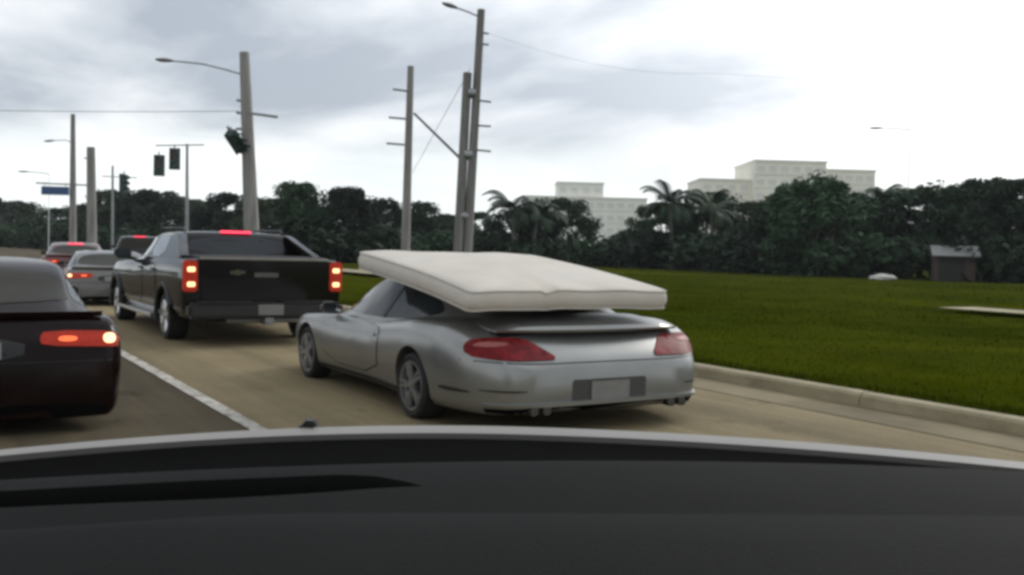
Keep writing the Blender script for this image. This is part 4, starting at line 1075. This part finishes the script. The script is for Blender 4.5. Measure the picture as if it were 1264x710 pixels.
# hedge bushes closing the row at ground level
BUSH = []
for s in (201, 202, 203):
    g = np.random.default_rng(s)
    cl = [(g.normal() * .9, g.normal() * .6, .25 + 1.0 * g.random(), .45 + .3 * g.random()) for _ in range(26)]
    BUSH.append(leaf_mesh('leaves', cl, 75, .13, LEAF, s))
bl = []
for (x0, y0, x1, y1, n, where) in ((22, 64, 30, 70, 5, 'under the dark trees behind the pickup truck'), (31, 78, 45, 76, 7, 'beyond the slim and tall utility poles'), (45, 66, 58, 60.5, 9, 'between the rounded tree and the feathery palm'),
                                (55.5, 57, 51, 49, 5, 'between the feathery palm and the broad domed tree'), (52.5, 48.5, 57.5, 42.5, 5, 'under the broad domed dark tree'), (59, 40.5, 59.5, 32, 6, 'behind and beside the brick shed'),
                                (15, 112, 30, 92, 10, 'below the distant wood past the signal masts'), (8, 150, 16, 128, 6, 'far down the road past the blue sign')):
    for k in range(n):
        u = (k + .5) / n; bl.append((x0 + (x1 - x0) * u + rng.normal() * .5, y0 + (y1 - y0) * u + rng.normal() * .5, where))
for i, (x, y, where) in enumerate(bl):
    o = thing('bush', 'low leafy bush ' + where, 'bush', (x, y, .05), i * 1.3, 'bushes ' + where)
    s = 1.25 + .7 * rng.random(); o.scale = (s * 1.25, s * 1.25, s)
    link('foliage', BUSH[i % 3], o)

# ------------------------------------------------------------------ the waiting car round the camera: bonnet, cowl, dashboard, roof
own = thing('own_car', 'pale car in the foreground seen from inside over its dark dashboard', 'car', (0, 0, 0), -YAW)
def base_v(u): return 1.77 - (0.25 if u < 0 else 0.12) * (abs(u) / .80) ** 2.0     # windscreen base bows forwards
NU = 48
us = [-1.0 + 2.0 * k / NU for k in range(NU + 1)]
def ribbon(name, rows, mat, thick=0.0, smooth=50):
    """rows: list of functions u -> (v, z), from near to far"""
    bm = bmesh.new(); grid = [[bm.verts.new((u, *f(u))) for u in us] for f in rows]
    for a_, b_ in zip(grid, grid[1:]):
        for k in range(NU): bm.faces.new((a_[k], a_[k + 1], b_[k + 1], b_[k]))
    bmesh.ops.recalc_face_normals(bm, faces=bm.faces)
    if sum(f.normal.z for f in bm.faces) < 0: bmesh.ops.reverse_faces(bm, faces=bm.faces)
    if thick: bmesh.ops.solidify(bm, geom=bm.faces[:], thickness=thick)
    return finish(bm, name, mat, own, smooth, recalc=False)
hz_ = lambda u: 1.012 - .012 * u * u
def hood_row(dv, drop):
    def f(u):
        v0 = base_v(u); z0 = hz_(u); tn = (CAM_H - z0) / v0 - .0085
        return (v0 + dv, CAM_H - tn * (v0 + dv) - drop)
    return f
hood = ribbon('bonnet', [lambda u: (base_v(u) + .004, hz_(u) - .012), lambda u: (base_v(u), hz_(u)), hood_row(.035, .001), hood_row(.10, .001), hood_row(.3, .008), hood_row(.55, .03), hood_row(.8, .07), hood_row(.95, .15), hood_row(1.05, .32)], HOODP, .02)
bm = bmesh.new(); box(bm, (-.363, base_v(-.36) + .05, hz_(-.3) + .012), (.024, .03, .012), bevel=.004); box(bm, (-.366, base_v(-.36) + .05, hz_(-.3) + .004), (.034, .04, .012), bevel=.004)
finish(bm, 'washer_nozzle', TRIM, hood)
ribbon('cowl', [lambda u: (base_v(u) - .55, .975 - .012 * u * u), lambda u: (base_v(u) - .25, .985 - .012 * u * u), lambda u: (base_v(u) - .06, .995 - .012 * u * u), lambda u: (base_v(u) - .012, 1.004 - .012 * u * u)], COWL, .02)
# dashboard: near panel, step, far panel
far_v = lambda u: 1.365 + .17 * u - .10 * u * u
mid_v = lambda u: float(pchip([-1.0, -.53, -.22, 0, .75, 1.0], [.83, 1.007, 1.105, 1.125, 1.18, 1.195], u))
bm = bmesh.new()
rowsD = [lambda u: (.42, .86), lambda u: (.45, .96), lambda u: (.52, 1.02), lambda u: (.66, 1.045), lambda u: (.74, 1.050), lambda u: (min(1.0, mid_v(u) - .06), 1.052), lambda u: (mid_v(u) - .03, 1.050), lambda u: (mid_v(u), 1.040),
         lambda u: (mid_v(u) + .012, 1.041), lambda u: (mid_v(u) + .08, 1.049 - .01 * u * u), lambda u: (max(far_v(u) - .06, mid_v(u) + .10), 1.056 - .02 * u * u), lambda u: (max(far_v(u) - .015, mid_v(u) + .13), 1.054 - .02 * u * u), lambda u: (max(far_v(u), mid_v(u) + .14), 1.040 - .02 * u * u)]
grid = [[bm.verts.new((u, *f(u))) for u in us] for f in rowsD]
for a_, b_ in zip(grid, grid[1:]):
    for k in range(NU): bm.faces.new((a_[k], a_[k + 1], b_[k + 1], b_[k]))
ext = [bm.verts.new((v.co.x, v.co.y, .80)) for v in grid[0]]; exf = [bm.verts.new((v.co.x, v.co.y, .80)) for v in grid[-1]]
for k in range(NU):
    bm.faces.new((ext[k], ext[k + 1], grid[0][k + 1], grid[0][k])); bm.faces.new((exf[k], grid[-1][k], grid[-1][k + 1], exf[k + 1])); bm.faces.new((ext[k], exf[k], exf[k + 1], ext[k + 1]))
for k in (0, NU): bm.faces.new([r_[k] for r_ in grid] + [exf[k], ext[k]])
bmesh.ops.recalc_face_normals(bm, faces=bm.faces)
def prism(P, z0, z1):
    cb = bmesh.new(); a_ = [cb.verts.new((x, y, z0)) for x, y in P]; b_ = [cb.verts.new((x, y, z1)) for x, y in P]
    cb.faces.new(a_); cb.faces.new(b_[::-1]); n = len(P)
    for k in range(n): cb.faces.new((a_[k], b_[k], b_[(k + 1) % n], a_[(k + 1) % n]))
    return cb
slot = [(-.98, .985), (-.58, 1.075), (-.35, 1.138), (-.22, 1.178), (-.16, 1.198), (-.105, 1.212), (-.13, 1.228), (-.17, 1.245), (-.22, 1.246), (-.40, 1.200), (-.60, 1.142), (-.98, 1.03)]
seam = [(u, mid_v(u) - .006) for u in (-.98, -.75, -.53, -.4, -.22)] + [(u, mid_v(u) + .004) for u in (-.22, -.4, -.53, -.75, -.98)]
bm = bool_cut(bm, [prism(slot, .98, 1.2), prism(seam, 1.0, 1.2)])
dash = finish(bm, 'dashboard', DASH, own, 40)
bm = bmesh.new(); a_ = [bm.verts.new((x, y, .985)) for x, y in slot]; bm.faces.new(a_)
finish(bm, 'defroster_slot', COWL, dash, 0)
for k in range(9):
    bm = bmesh.new(); x = -.92 + .085 * k; yc = 1.0 + .2 * ((x + .98) / .85); box(bm, (x, yc + .01, 1.005), (.006, .08, .03)); finish(bm, 'vent_slat', COWL, dash, 0)
# cabin roof, pillars and seat backs behind the camera keep the cabin dim
bm = bmesh.new(); rg = [[(-.62, v, z), (-.5, v, z + .05), (0, v, z + .08), (.5, v, z + .05), (.62, v, z), (.5, v, z + .02), (0, v, z + .05), (-.5, v, z + .02)] for v, z in ((.80, 1.60), (.55, 1.66), (.3, 1.70), (-.3, 1.72), (-1.0, 1.70), (-1.5, 1.60))]
finish(loft(rg), 'roof', HOODP, own, 40)
for s in (-1, 1):
    bm = bmesh.new(); tube(bm, [(s * .64, .74, 1.60), (s * .84, 1.05, 1.32), (s * 1.05, 1.40, 1.0)], .035, 8); finish(bm, 'windscreen_pillar', HOODP, own)
    bm = bmesh.new(); box(bm, (s * .86, .1, .72), (.08, 2.2, .62), bevel=.03); finish(bm, 'front_door', HOODP, own)
    make_wheel(own, s * .80, 2.25, .31, s, .19, .21, ALLOY, 7)
    make_wheel(own, s * .80, -.45, .31, s, .19, .21, ALLOY, 7)
bm = bmesh.new(); box(bm, (0, .6, .40), (1.6, 3.6, .12), bevel=.03); finish(bm, 'floor_pan', TRIM, own)
bm = bmesh.new()
for s in (-1, 1): box(bm, (s * .86, 2.2, .60), (.06, 1.2, .34), bevel=.02)
finish(bm, 'front_wing', HOODP, own)

# ------------------------------------------------------------------ haze volume added to lift and fade the distant tones
hb = bmesh.new(); box(hb, (60, 95, 13.5), (560, 560, 30.0))
hm = bpy.data.materials.new('added_haze'); hm.use_nodes = True
hn = hm.node_tree.nodes; hn.clear()
ho = hn.new('ShaderNodeOutputMaterial'); pv = hn.new('ShaderNodeVolumePrincipled')
pv.inputs['Color'].default_value = (0.92, 0.97, 1.0, 1); pv.inputs['Density'].default_value = 0.00025
hm.node_tree.links.new(pv.outputs[0], ho.inputs['Volume'])
hz_o = finish(hb, 'haze', hm, None, 0); tag(hz_o, 'thin pale haze volume added over the whole scene', 'haze', None, 'stuff')
